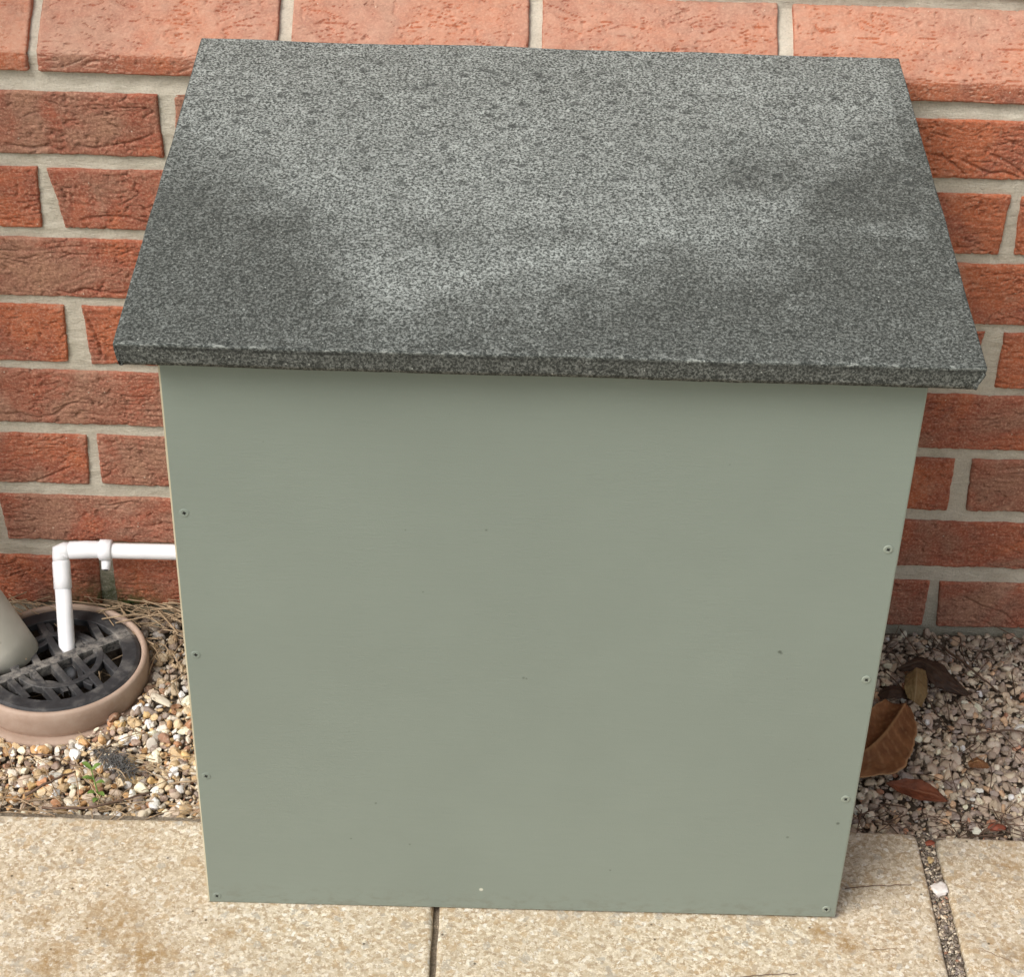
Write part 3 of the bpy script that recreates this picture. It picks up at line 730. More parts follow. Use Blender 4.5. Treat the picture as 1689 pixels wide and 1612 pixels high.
def gravel_zone(xa, xb, ya, yb, n, smin, smax, r, zoff, hi=False):
    P = np.stack([r.uniform(xa, xb, n), r.uniform(ya, yb, n), np.zeros(n)], 1)
    S = smin + (smax-smin)*r.beta(1.3, 3.2, n)
    d = np.hypot(P[:, 0]-GX, P[:, 1]-GY)
    keep = (d > np.where(P[:, 0] > GX+0.035, 0.0935, 0.1035) + S*0.7) & (P[:, 1] < -0.003-S*0.5)
    xj = P[:, 0]
    keep &= P[:, 1] > np.where(xj > 0.8282, -0.3250, np.where(xj > 0.3822, -0.3205, -0.3298)) + S*1.0
    P, S = P[keep], S[keep]
    P[:, 2] = base_h(P[:, 0], P[:, 1]) + r.uniform(zoff[0], zoff[1], len(P)) + S*0.18
    left = P[:, 0] < 0.45
    C = np.where(left[:, None], PAL_L[r.choice(len(PAL_L), len(P), p=PW_L)], PAL_R[r.choice(len(PAL_R), len(P), p=PW_R)])
    C = np.minimum(C * np.where(left[:, None], 1.22, 1.68) * r.uniform(0.75, 1.2, (len(P), 1)), 0.88)
    # dirt lies thicker by the wall and round the gully
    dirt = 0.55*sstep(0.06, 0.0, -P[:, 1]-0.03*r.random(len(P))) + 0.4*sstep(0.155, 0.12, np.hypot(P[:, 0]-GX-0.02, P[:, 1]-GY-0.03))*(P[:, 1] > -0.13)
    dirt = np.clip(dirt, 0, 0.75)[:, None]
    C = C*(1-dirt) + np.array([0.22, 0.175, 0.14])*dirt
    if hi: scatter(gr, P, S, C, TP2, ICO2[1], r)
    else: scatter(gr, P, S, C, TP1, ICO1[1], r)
r = np.random.default_rng(11)
for (xa, xb) in ((-0.14, 0.20), (0.72, 1.06)):
    area = (xb-xa)*0.33
    R_ = xa > 0.5
    gravel_zone(xa, xb, -0.33, 0, int(area/6.0e-6*0.30), 0.0016, 0.0042, r, (-0.003, 0.003))
    gravel_zone(xa, xb, -0.33, 0, int(area/4.0e-5*0.72), 0.0032, 0.0082 if not R_ else 0.0070, r, (0.000, 0.006), hi=True)
    gravel_zone(xa, xb, -0.33, 0, int(area/2.0e-4*0.30), 0.0060, 0.0100 if not R_ else 0.0085, r, (0.002, 0.006), hi=True)
for (xa, xb) in ((X0, -0.14), (1.06, X1), (0.20, 0.72)):
    gravel_zone(xa, xb, -0.33, 0, int((xb-xa)*0.33/6.5e-5), 0.0045, 0.0095, r, (-0.001, 0.006))
tag(gr.build('gravel', MAT_STONE, color=True), 'mixed tan and grey flint gravel strip along the foot of the wall', 'gravel', kind='stuff')
# grit filling the joints between the slabs
jt = Acc()
def joint_grit(xa, xb, ya, yb, n, s0, s1, z):
    P = np.stack([r.uniform(xa, xb, n), r.uniform(ya, yb, n), r.uniform(z-0.001, z+0.0015, n)], 1)
    S = s0 + (s1-s0)*r.beta(1.2, 3, n)
    C = PAL_R[r.choice(len(PAL_R), n, p=PW_R)]*r.uniform(0.35, 1.15, (n, 1))
    br = r.random(n) < 0.10
    C[br] = np.array([0.72, 0.62, 0.48])
    scatter(jt, P, S, C, TP1, ICO1[1], r)
joint_grit(0.8295, 0.8435, -0.80, -0.318, 3000, 0.0007, 0.0030, 0.0032)
joint_grit(0.3772, 0.3816, -0.80, -0.33, 420, 0.0006, 0.0016, -0.0015)
tag(jt.build('joint_grit', MAT_STONE, color=True), 'fine dark grit and small stones packed in the slab joints', 'grit', kind='stuff')

# ================================================================== GREEN BOX
bx = tag(empty('storage_box', (0.454, -0.225, 0.008)), 'sage green painted wooden box with a sloping grey felt roof', 'storage box')
def in_box(o):
    o.parent = bx; o.matrix_parent_inverse = Matrix.Translation(-Vector(bx.location)); return o
BXL, BXR, BF = 0.1752, 0.7364, -0.4345
# front panel: sheet with softened, worn arrises
pv = []; pf = []; pm = []
e = 0.0016
def ring(inset, y, extra=0.0):
    return [(BXL+inset, y, 0.0102+inset), (BXR-inset, y, 0.0102+inset), (BXR-inset, y, 0.577-inset), (BXL+inset, y, 0.577-inset)]
# the box is a hair off level: lower on the left, as in the photograph
rings = [ring(0.0, -0.4225), ring(0.0, BF+e), ring(e*0.3, BF+e*0.3), ring(e, BF)]
sub = 24
def edge_pts(c):
    out = []
    for i in range(4):
        p, q = np.array(c[i]), np.array(c[(i+1) % 4])
        for k in range(sub):
            t = k/sub; out.append(p*(1-t)+q*t)
    return np.array(out)
E_ = []
for i, c in enumerate(rings):
    P = edge_pts(c)
    wv = 0.00035*fbm(P[:, 0]*60+P[:, 2]*60, P[:, 2]*0, 8+i, 3)
    P[:, 0] += wv*np.sign(0.45-P[:, 0]); P[:, 2] -= 0.0022*(1-(P[:, 0]-BXL)/(BXR-BXL))*(P[:, 2] < 0.05)
    E_.append(P)
n4 = sub*4
V = np.concatenate(E_)
faces = []; mi = []
for i in range(len(E_)-1):
    for j in range(n4):
        j2 = (j+1) % n4
        faces.append((i*n4+j, i*n4+j2, (i+1)*n4+j2, (i+1)*n4+j))
        if j >= 3*sub: mi.append(1)                     # left edge: bare wood showing
        else: mi.append(2 if i >= 1 else 0)
faces.append(tuple(range(3*n4, 4*n4))); mi.append(0)
faces.append(tuple(range(n4-1, -1, -1))); mi.append(0)
fp = mesh_obj('front_panel', V, faces, [MAT_SAGE, MAT_PLY, MAT_SAGE_EDGE], smooth=False)
fp.data.polygons.foreach_set('material_index', mi)
in_box(fp)
def top_z(y): return 0.653 + (0.596-0.653)*((y+0.015)/(-0.4586+0.015)) - 0.0175
for (xa, xb) in ((BXL+0.001, BXL+0.013), (BXR-0.013, BXR-0.001)):
    y0, y1 = -0.4222, -0.036
    v = [(xa,y0,0.009),(xb,y0,0.009),(xb,y1,0.009),(xa,y1,0.009),(xa,y0,top_z(y0)-0.001),(xb,y0,top_z(y0)-0.001),(xb,y1,top_z(y1)-0.001),(xa,y1,top_z(y1)-0.001)]
    in_box(mesh_obj('side_panel', v, [(0,3,2,1),(4,5,6,7),(0,1,5,4),(1,2,6,5),(2,3,7,6),(3,0,4,7)], MAT_SAGE, smooth=False))
# roof: board and felt folded over it
XL, XR, YB, YF = 0.1497, 0.7693, -0.015, -0.4598
def roof_top(y): return 0.6535 + (0.5965-0.6535)*((y-YB)/(YF-YB))
v = []
for z_off in (-0.0155, -0.0020):
    for (x, y) in ((XL+0.005, YF+0.006), (XR-0.005, YF+0.006), (XR-0.005, YB-0.003), (XL+0.005, YB-0.003)):
        v.append((x, y, roof_top(y)+z_off))
board = in_box(mesh_obj('roof', v, [(0,3,2,1),(4,5,6,7),(0,1,5,4),(1,2,6,5),(2,3,7,6),(3,0,4,7)], MAT_BOARD, smooth=False))
FL = 0.0185; rr = 0.0018
flange = np.array([0, 0.0007, 0.0014, 0.0022, 0.0030, 0.0045, 0.007, 0.010, 0.013, 0.016, 0.0195])
inner = lambda a_, b_, st: np.linspace(a_, b_, int(abs(b_-a_)/st))
s = np.concatenate([(XL+rr) - flange[::-1], inner(XL+rr+0.002, XR-rr-0.002, 0.004), (XR-rr)+flange])
t = np.concatenate([(YF+rr) - flange[::-1], inner(YF+rr+0.002, YB-rr-0.002, 0.004), (YB-rr)+flange[:9]])
S_, T_ = np.meshgrid(s, t)
def foldf(d):
    """d beyond start of bend -> outward, drop"""
    d = np.maximum(d, 0); th = np.minimum(d/rr, np.pi/2); rest = np.maximum(d - rr*np.pi/2, 0)
    return rr*np.sin(th), rr*(1-np.cos(th)) + rest
ol, dl = foldf((XL+rr)-S_); orr, dr = foldf(S_-(XR-rr)); of, df = foldf((YF+rr)-T_); ob, db = foldf(T_-(YB-rr))
Xr = np.clip(S_, XL+rr, XR-rr) - ol + orr; Yr = np.clip(T_, YF+rr, YB-rr) - of + ob
drop = np.minimum(dl+dr+df+db, FL)
# the felt draws in slightly at its lower edge and is pinched at the corners
side = 0.30*drop; Xr = Xr + np.where(dl > 0, 1, 0)*side - np.where(dr > 0, 1, 0)*side*1.15
cfl = np.exp(-((S_-XL)/0.010)**2)*(df > 0); cfr = np.exp(-((S_-XR)/0.014)**2)*(df > 0)
Xr = Xr + cfl*(dl <= 0)*0.0026*drop/FL - cfr*(dr <= 0)*0.0055*drop/FL
Yr = Yr + 0.10*drop*(df > 0)
wob = 0.0006*fbm(S_*18, T_*18, 4, 3)
flat = 1-sstep(0, 0.004, dl+dr+df+db)
Zr = roof_top(Yr) - drop + wob*flat + 0.0009*perlin(S_*9, T_*9, 6)
Zr = Zr + 0.0006*fbm(S_*70, T_*0, 9, 3)*(drop > FL*0.9)
nearf = np.exp(-((T_-(YF+rr-0.001))/0.0035)**2)
Zr = Zr + nearf*0.0004*fbm(S_*130, T_*30, 12, 3); Yr = Yr - nearf*0.0003*fbm(S_*110, T_*30, 15, 3)
Xr = Xr + 0.0007*fbm(T_*14, T_*0, 21, 3)*((dl > 0) | (dr > 0))
# bloom of dry chalky mineral over the middle of the roof; outline as photographed, in roof coordinates
uu = (S_-XL)/(XR-XL); vv = (YB-T_)/(YB-YF)                 # 0 back .. 1 front
lim = np.interp(uu, [0.0, 0.06, 0.15, 0.20, 0.26, 0.33, 0.42, 0.50, 0.56, 0.66, 0.75, 0.80, 0.86, 0.93, 1.0],
                    [0.40, 0.46, 0.56, 0.64, 0.80, 0.88, 0.84, 0.80, 0.72, 0.68, 0.66, 0.60, 0.42, 0.34, 0.30])
q = lim - vv + 0.10*fbm(uu*8, vv*6, 40, 4)
chalk = sstep(-0.22, 0.20, q)*(0.70 + 0.15*fbm(uu*6, vv*5, 44, 3))
rim = np.exp(-((q-0.05)/0.06)**2)*sstep(0.22, 0.32, uu)*(1-sstep(0.86, 0.97, uu))
chalk = chalk + 0.22*rim
hole = np.exp(-(((uu-0.78)/0.13)**2 + ((vv-0.45)/0.10)**2))*0.45 + np.exp(-(((uu-0.36)/0.08)**2 + ((vv-0.68)/0.045)**2))*0.35 + np.exp(-(((uu-0.52)/0.08)**2 + ((vv-0.66)/0.03)**2))*0.3
chalk = chalk - hole - 0.25*(uu > 0.97)
band = np.exp(-((vv-0.62)/0.03)**2)*sstep(0.80, 0.9, uu)*0.35
chalk = np.clip(chalk + band, 0, 1)*(df+dl+dr <= 0)
foldm = np.exp(-((T_-(YF+rr-0.0012))/0.0017)**2)
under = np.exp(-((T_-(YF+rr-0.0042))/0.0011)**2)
hem = np.clip(df/0.004, 0, 1)
spots = (1-sstep(0.45, 0.75, vv))*sstep(0.02, 0.08, vv)
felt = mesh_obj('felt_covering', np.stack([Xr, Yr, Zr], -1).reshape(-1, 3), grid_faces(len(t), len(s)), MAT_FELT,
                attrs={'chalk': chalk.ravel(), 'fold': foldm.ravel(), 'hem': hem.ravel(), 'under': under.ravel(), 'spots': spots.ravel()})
felt.parent = board; felt.matrix_parent_inverse = Matrix.Translation(-Vector(bx.location)) if False else Matrix.Identity(4)
sol = felt.modifiers.new('thickness', 'SOLIDIFY'); sol.thickness = 0.0015; sol.offset = -1
# screws: countersunk heads painted over, with a cross recess
SCREWS = [(0.1852, 0.4338, 0.2, 0), (0.1842, 0.2938, 0.1, 0), (0.1837, 0.1612, 0.4, 0), (0.1837, 0.0165, 0.6, 0),
          (0.7271, 0.4181, 0.6, 1), (0.7275, 0.2873, 0.7, 1), (0.7274, 0.1550, 0.8, 1), (0.7270, 0.0208, 0.1, 1)]
for (x, z, rot, lift) in SCREWS:
    a = Acc(); n = 28
    up = 0.0007 if lift else 0.0004
    prof = [(0.0039, 0.0000), (0.0035, up*0.8), (0.0028, up*0.9), (0.0020, up*0.7), (0.0012, up*0.45), (0.00001, up*0.4)]
    th = np.linspace(0, 2*np.pi, n, endpoint=False)
    V = np.concatenate([np.stack([x+pr*np.cos(th), np.full(n, BF-0.00005-ph), z+pr*np.sin(th)], 1) for pr, ph in prof])
    qf = [(i*n+j, i*n+(j+1) % n, (i+1)*n+(j+1) % n, (i+1)*n+j) for i in range(len(prof)-1) for j in range(n)]
    a.add(V, qf)
    so = in_box(a.build('screw', MAT_SAGE_EDGE if lift else MAT_SAGE))
    b_ = Acc()
    for k in range(2):
        an = rot + k*math.pi/2; ca, sa = math.cos(an), math.sin(an)
        L, Wd = 0.0017, 0.0005
        yk = BF - up*0.85 - 0.0002 - 0.00012*k
        pts = [(-L, 0), (-L*0.5, -Wd), (0, -Wd*1.5), (L*0.5, -Wd), (L, 0), (L*0.5, Wd), (0, Wd*1.5), (-L*0.5, Wd)]
        P = [(x+ca*p-sa*q_, yk, z+sa*p+ca*q_) for p, q_ in pts]
        P2 = [(p[0], yk+0.0004, p[2]) for p in P]
        mth = len(P)
        b_.add(P+P2, [(i, (i+1) % mth, mth+(i+1) % mth, mth+i) for i in range(mth)])
        b_.add(P+[(x, yk, z)], t=[(mth, (i+1) % mth, i) for i in range(mth)])
    so2 = b_.build('cross_recess', MAT_SLOT, smooth=False); so2.parent = so

# ================================================================== GULLY
gy = tag(empty('drain_gully', (GX, GY, 0.0)), 'round drain gully with black slotted grate in a pinkish brown plastic ring', 'drain')
def in_g(o): o.parent = gy; o.matrix_parent_inverse = Matrix.Translation(-Vector(gy.location)); return o
a = Acc(); lathe(a, [(0.0855, -0.120), (0.0855, 0.0115), (0.0862, 0.0138), (0.0880, 0.0146), (0.0905, 0.0140), (0.0918, 0.0120), (0.0925, 0.006), (0.0925, -0.0100), (0.0915, -0.0125), (0.090, -0.016), (0.090, -0.05)], 128, GX, GY)
in_g(a.build('collar_ring', MAT_TERRA))
a = Acc(); lathe(a, [(0.0895, -0.0165), (0.0950, -0.0155), (0.1010, -0.0150), (0.1028, -0.0165), (0.1032, -0.020), (0.1032, -0.05)], 128, GX, GY)
in_g(a.build('lower_flange', MAT_TERRA))
# grate: rim, inner arc, bars and a cross web
gt = Acc()
def grate_add(fn, *args, **kw): fn(gt, *args, **kw)
lathe(gt, [(0.0660, 0.004), (0.0660, 0.0118), (0.0668, 0.0124), (0.0800, 0.0126), (0.0835, 0.0108), (0.0846, 0.0088), (0.0846, 0.002)], 128, GX, GY)
def arc_strip(cx, cy, rad, a0, a1, wd, ztop, zb=0.003, n=40):
    th = np.linspace(a0, a1, n)
    prof = [(-wd/2, zb), (-wd/2, ztop-0.0005), (-wd/2+0.0006, ztop), (wd/2-0.0006, ztop), (wd/2, ztop-0.0005), (wd/2, zb)]
    V = np.array([[(cx+(rad+p)*math.cos(t_), cy+(rad+p)*math.sin(t_), z_) for p, z_ in prof] for t_ in th]).reshape(-1, 3)
    gt.add(V, grid_faces(n, len(prof), True))
def bar(u0, v0, u1, v1, wd, ztop, zb=0.000):
    A = math.radians(35); U = np.array([math.cos(A), math.sin(A)]); Vv = np.array([-math.sin(A), math.cos(A)])
    p0 = U*u0+Vv*v0; p1 = U*u1+Vv*v1; d = (p1-p0)/np.linalg.norm(p1-p0); nn = np.array([-d[1], d[0]])
    prof = [(-wd/2, zb), (-wd/2, ztop-0.0005), (-wd/2+0.0006, ztop), (wd/2-0.0006, ztop), (wd/2, ztop-0.0005), (wd/2, zb)]
    V = []
    for k in range(13):
        p = p0+(p1-p0)*k/12
        for o_, z_ in prof: V.append((GX+p[0]+nn[0]*o_, GY+p[1]+nn[1]*o_, z_))
    gt.add(V, grid_faces(13, len(prof)))
zt = 0.0112
for i, (u_, sgn) in enumerate([(-0.044, 1), (-0.020, 1), (0.004, 1), (0.028, 1), (0.051, 1), (-0.054, -1), (-0.030, -1), (-0.007, -1), (0.016, -1), (0.040, -1)]):
    lim_ = math.sqrt(0.068**2-u_**2)
    bar(u_, 0.004*sgn, u_+0.004, lim_*sgn, 0.0076, zt+0.00015*(i % 3))
bar(-0.067, 0.0, 0.067, 0.001, 0.0115, zt+0.0007)
A35 = math.radians(35)
arc_strip(GX, GY, 0.0430, A35+0.15, A35+math.pi-0.15, 0.0070, zt+0.0004)
arc_strip(GX, GY, 0.0430, A35+math.pi+0.15, A35+2*math.pi-0.15, 0.0070, zt+0.0005)
arc_strip(GX+0.034, GY+0.052, 0.024, 3.3, 6.1, 0.0060, zt-0.0006)
arc_strip(GX+0.052, GY-0.012, 0.026, 2.0, 4.4, 0.0060, zt-0.0007)
arc_strip(GX-0.004, GY-0.062, 0.026, 0.5, 2.9, 0.0060, zt-0.0008)
arc_strip(GX-0.040, GY+0.040, 0.024, -1.9, 0.9, 0.0060, zt-0.0009)
V = np.concatenate(gt.v)
cA, sA = math.cos(A35), math.sin(A35)
vq = -(V[:, 0]-GX)*sA + (V[:, 1]-GY)*cA; uq = (V[:, 0]-GX)*cA + (V[:, 1]-GY)*sA
gt.a = [np.exp(-(vq/0.010)**2) + 0.35*np.exp(-((uq+0.03)/0.02)**2)*np.exp(-((vq+0.02)/0.02)**2)]
in_g(gt.build('grate', MAT_BLACK, attr='grime', smooth=False))
a = Acc(); lathe(a, [(0.0001, -0.105), (0.05, -0.104), (0.0850, -0.10)], 48, GX, GY)
in_g(a.build('sump', MAT_SOIL))
a = Acc()
for i in range(26):
    an = r.uniform(0, 6.28); rad = 0.058*math.sqrt(r.random()); px, py = GX+rad*math.cos(an), GY+rad*math.sin(an)
    a2 = r.uniform(0, 3.14); L = r.uniform(0.012, 0.035)
    z0 = r.uniform(-0.03, 0.0)
    tube(a, [(px-L/2*math.cos(a2), py-L/2*math.sin(a2), z0), (px, py, z0+0.003), (px+L/2*math.cos(a2), py+L/2*math.sin(a2), z0+r.uniform(0.004, 0.018))], 0.0007, 5)
in_g(a.build('trapped_straw', MAT_DRY))

# ------------------------------------------------------------------ grey waste pipe
a = Acc()
base = np.array([-0.0835, -0.092, -0.004]); dirv = np.array([-0.036, 0.004, 0.075]); dirv /= np.linalg.norm(dirv)
p1 = base + dirv*0.25
pts = [base + dirv*k*0.025 for k in range(11)]
tgt = np.array([p1[0]-0.03, p1[1], 0])
for k in range(1, 7):
    f = k/6; d = dirv*(1-f)+np.array([0, 0, 1])*f; d /= np.linalg.norm(d); pts.append(pts[-1]+d*0.02)
pts += [pts[-1]+np.array([0, 0, 0.1*k]) for k in range(1, 9)]
tube(a, pts, 0.0335, 40)
tag(a.build('waste_pipe', MAT_GREYPIPE), 'wide pale grey plastic pipe leaning into the drain grate at the left edge', 'pipe')

# ------------------------------------------------------------------ white overflow pipe
op = tag(empty('overflow_pipe', (-0.036, -0.022, 0.090)), 'thin white plastic pipe running from the box and elbowing down into the drain', 'pipe')
def in_p(o): o.parent = op; o.matrix_parent_inverse = Matrix.Translation(-Vector(op.location)); return o
YP, ZP = -0.0215, 0.0905
a = Acc(); tube(a, [(x, YP, ZP+0.0012*math.sin((x-0.02)*8)) for x in np.linspace(0.006, 0.36, 24)], 0.0083, 24)
in_p(a.build('horizontal_run', MAT_WHITE))
a = Acc(); tube(a, [(-0.0265, YP, ZP-0.0008), (-0.0255, YP, ZP-0.0008), (-0.0065, YP, ZP+0.0006), (0.003, YP, ZP+0.0010), (0.0075, YP, ZP+0.001)], [0.0088, 0.0094, 0.0095, 0.0092, 0.0086], 24)
dn = np.array([0.010, -0.0555, -0.076]); dn /= np.linalg.norm(dn)
c0 = np.array([-0.0358, YP-0.0005, ZP-0.0010])
pts = []; rads = []
arcp = [c0+np.array([0.0105, 0, 0]), c0+np.array([0.0045, 0, 0.0002]), c0+np.array([0.0010, 0, 0])]
tube(a, [c0+np.array([0.012, 0, 0]), c0+np.array([0.004, 0, 0]), c0+np.array([0.0, -0.001, -0.0005]), c0+dn*0.006, c0+dn*0.0115], [0.0088, 0.0090, 0.0092, 0.0088, 0.0086], 24)
tube(a, [c0+dn*0.011, c0+dn*0.0125, c0+dn*0.030, c0+dn*0.040, c0+dn*0.0405], [0.0088, 0.0093, 0.0093, 0.0095, 0.0086], 24)
in_p(a.build('elbow', MAT_WHITE))
a = Acc(); tube(a, [c0+dn*0.039, c0+dn*0.07, c0+dn*0.100, c0+dn*0.125, c0+dn*0.136], [0.0085, 0.0085, 0.0085, 0.0084, 0.0084], 24)
in_p(a.build('down_run', MAT_WHITE))
a = Acc()
tube(a, [(0.0055, YP, ZP+0.0008), (0.0063, YP, ZP+0.0008), (0.0180, YP, ZP+0.0008), (0.0188, YP, ZP+0.0008)], [0.0098, 0.0112, 0.0112, 0.0098], 24)
tube(a, [(0.0120, YP+0.001, ZP-0.006), (0.0120, YP-0.0050, ZP-0.0145), (0.0120, YP-0.0085, ZP-0.0185), (0.0120, YP-0.0088, ZP-0.0188)], [0.0058, 0.0050, 0.0045, 0.0040], 20)
clip = in_p(a.build('pipe_clip', MAT_WHITE))
a = Acc(); tube(a, [(0.0120, YP-0.0086, ZP-0.0186), (0.0120, YP-0.0093, ZP-0.0193)], 0.0022, 14)
so = a.build('clip_screw', MAT_SLOT); so.parent = clip; so.matrix_parent_inverse = Matrix.Translation(-Vector(op.location)) if False else Matrix.Identity(4)

# ================================================================== LEAVES AND LITTER
def leaf(name, pts_l, pts_r, mid, mat, label, cat, thick=0.0004, group=None, vein_w=0.16, wob=0.0006, seed=1, rim=0.0, sag=(0, 0)):
    """pts_l / mid / pts_r: matched 3-D polylines; a curved sheet is swept between them"""
    L_, M_, R_ = (np.array(p, float) for p in (pts_l, mid, pts_r))
    k = len(M_); n = 40
    def rs(P):
        t0 = np.linspace(0, 1, k); t1 = np.linspace(0, 1, n)
        # Catmull-like smoothing through cubic of linear interp
        Q = np.stack([np.interp(t1, t0, P[:, i]) for i in range(3)], 1)
        for _ in range(3): Q[1:-1] = 0.25*Q[:-2]+0.5*Q[1:-1]+0.25*Q[2:]
        return Q
    L_, M_, R_ = rs(L_), rs(M_), rs(R_)
    cols = []; vein = []
    m_ = 12
    for j in range(-m_, m_+1):
        f = abs(j)/m_; E_ = L_ if j < 0 else R_
        ti_ = np.linspace(0, 1, n)
        P = M_*(1-f)+E_*f + (E_-M_)*(0.07*f*fbm(ti_*14+j*0.02, ti_*0+seed, seed+3, 3))[:, None]
        P = P.copy(); P[:, 2] -= (sag[0] if j < 0 else sag[1])*math.sin(math.pi*f)*np.sin(np.pi*np.linspace(0.12, 0.88, n))
        P[:, 2] += wob*fbm(np.linspace(0, 6, n)+seed, np.full(n, j*0.35), seed, 2)*2
        cols.append(P); rib = (np.mod(ti_*9-f*1.6, 1) < 0.16)*0.28*(f < 0.92)
        vein.append(np.full(n, (0.9 if abs(j) == 0 else 0.0) + (rim if abs(j) == m_ else 0.0)) + rib*(j != 0))
    V = np.stack(cols, 1).reshape(-1, 3); A = np.stack(vein, 1).ravel()
    o = mesh_obj(name, V, grid_faces(n, 2*m_+1), mat, attrs={'vein': np.clip(A, 0, 1)})
    s_ = o.modifiers.new('thickness', 'SOLIDIFY'); s_.thickness = thick
    tag(o, label, cat, group)
    return o
LG = 'dead leaves on the gravel right of the box'
# large curled brown leaf leaning against the box
leaf('dead_leaf', [(0.826, -0.135, 0.013), (0.8048, -0.158, 0.018), (0.7930, -0.182, 0.020), (0.782, -0.212, 0.018), (0.772, -0.2346, 0.014)],
     [(0.8518, -0.1443, 0.010), (0.8535, -0.1760, 0.010), (0.8430, -0.2100, 0.010), (0.8268, -0.2420, 0.010), (0.780, -0.2520, 0.010)],
     [(0.8461, -0.1430, 0.015), (0.8306, -0.1724, 0.019), (0.8145, -0.1976, 0.020), (0.7977, -0.2155, 0.018), (0.7800, -0.2260, 0.016)],
     MAT_LEAF, 'large curled brown dead leaf leaning on the right side of the green box', 'leaf', group=LG, rim=0.8, seed=3, sag=(0.011, 0.003))
leaf('dead_leaf', [(0.853, -0.098, 0.013), (0.851, -0.107, 0.015), (0.848, -0.118, 0.015), (0.850, -0.131, 0.012)],
     [(0.876, -0.088, 0.013), (0.875, -0.104, 0.013), (0.872, -0.124, 0.011), (0.863, -0.142, 0.009)],
     [(0.866, -0.088, 0.017), (0.863, -0.104, 0.020), (0.860, -0.120, 0.018), (0.856, -0.138, 0.012)],
     MAT_LEAF_TAN, 'small tan leaf scrap upright at the tip of the large curled leaf', 'leaf', group=LG, seed=5)
leaf('dead_leaf', [(0.826, -0.112, 0.006), (0.834, -0.110, 0.010), (0.846, -0.108, 0.009), (0.852, -0.112, 0.006)],
     [(0.824, -0.128, 0.006), (0.834, -0.129, 0.009), (0.845, -0.128, 0.009), (0.850, -0.127, 0.006)],
     [(0.822, -0.120, 0.005), (0.834, -0.119, 0.012), (0.846, -0.118, 0.011), (0.853, -0.119, 0.006)],
     MAT_LEAF_DARK, 'dull olive brown leaf scrap behind the top of the large curled leaf', 'leaf', group=LG, seed=6)
leaf('dead_leaf', [(0.852, -0.075, 0.006), (0.872, -0.062, 0.012), (0.894, -0.073, 0.013), (0.905, -0.092, 0.009), (0.916, -0.110, 0.006)],
     [(0.852, -0.080, 0.005), (0.872, -0.087, 0.010), (0.880, -0.104, 0.010), (0.892, -0.114, 0.007), (0.915, -0.118, 0.005)],
     [(0.848, -0.077, 0.006), (0.872, -0.075, 0.017), (0.887, -0.089, 0.017), (0.898, -0.103, 0.012), (0.918, -0.114, 0.005)],
     MAT_LEAF_DARK, 'dark rotting leaf lying behind the small tan scrap', 'leaf', group=LG, wob=0.0016, seed=8)
leaf('dead_leaf', [(0.812, -0.252, 0.006), (0.828, -0.251, 0.011), (0.844, -0.253, 0.012), (0.857, -0.262, 0.010), (0.866, -0.274, 0.005)],
     [(0.812, -0.254, 0.004), (0.822, -0.266, 0.006), (0.834, -0.276, 0.008), (0.850, -0.278, 0.007), (0.866, -0.275, 0.004)],
     [(0.810, -0.253, 0.006), (0.825, -0.258, 0.005), (0.840, -0.263, 0.006), (0.854, -0.269, 0.007), (0.868, -0.275, 0.005)],
     MAT_LEAF_RED, 'narrow rusty brown leaf pointed at both ends below the large leaf', 'leaf', group=LG, seed=9)
leaf('dead_leaf', [(0.898, -0.218, 0.006), (0.905, -0.216, 0.010), (0.915, -0.222, 0.008)], [(0.897, -0.226, 0.005), (0.905, -0.230, 0.008), (0.915, -0.228, 0.006)],
     [(0.896, -0.222, 0.006), (0.905, -0.223, 0.012), (0.917, -0.226, 0.006)], MAT_LEAF, 'tiny orange brown leaf scrap on the right gravel', 'leaf', group=LG, seed=12)
def chip(name, x, y, z, sx, sy, sz, rot, mat, label, cat, seed, group=None, col=None):
    rr_ = np.random.default_rng(seed)
    T = stone_templates(ICO2, 1, rr_)[0]; T = T/np.abs(T).max(0)*np.array([sx, sy, sz])
    c_, s_ = math.cos(rot), math.sin(rot)
    V = np.stack([T[:, 0]*c_-T[:, 1]*s_, T[:, 0]*s_+T[:, 1]*c_, T[:, 2]], 1)
    o = mesh_obj(name, V, ICO2[1].copy(), mat, loc=(x, y, z), colors=np.tile(col or (0.5, 0.5, 0.5), (len(V), 1)), attrs={'vein': np.zeros(len(V))})
    return tag(o, label, cat, group)
chip('clay_chip', 0.9085, -0.3060, 0.003, 0.010, 0.0055, 0.003, 0.1, MAT_CHIP_RED, 'brick red clay chip by the slab edge on the right gravel', 'chip', 2)
chip('clay_chip', 0.8390, -0.3330, 0.005, 0.0055, 0.0035, 0.0025, 0.5, MAT_CHIP_RED, 'small dark red chip at the mouth of the wide slab joint', 'chip', 3)
chip('white_stone', 0.8362, -0.3925, 0.0065, 0.0092, 0.0085, 0.0050, 0.4, MAT_STONE, 'chalky white stone sitting in the wide slab joint', 'stone', 4, col=(0.82, 0.78, 0.74))
chip('wood_chip', 0.0835, -0.1550, 0.002, 0.0185, 0.0062, 0.0028, -0.62, MAT_STONE, 'long pale wood chip on the gravel right of the drain', 'chip', 5, col=(0.60, 0.54, 0.43))
chip('ochre_stone', 0.8365, -0.3550, 0.0055, 0.0042, 0.0042, 0.003, 0.2, MAT_STONE, 'small yellow ochre stone near the top of the wide slab joint', 'stone', 6, col=(0.55, 0.40, 0.2))
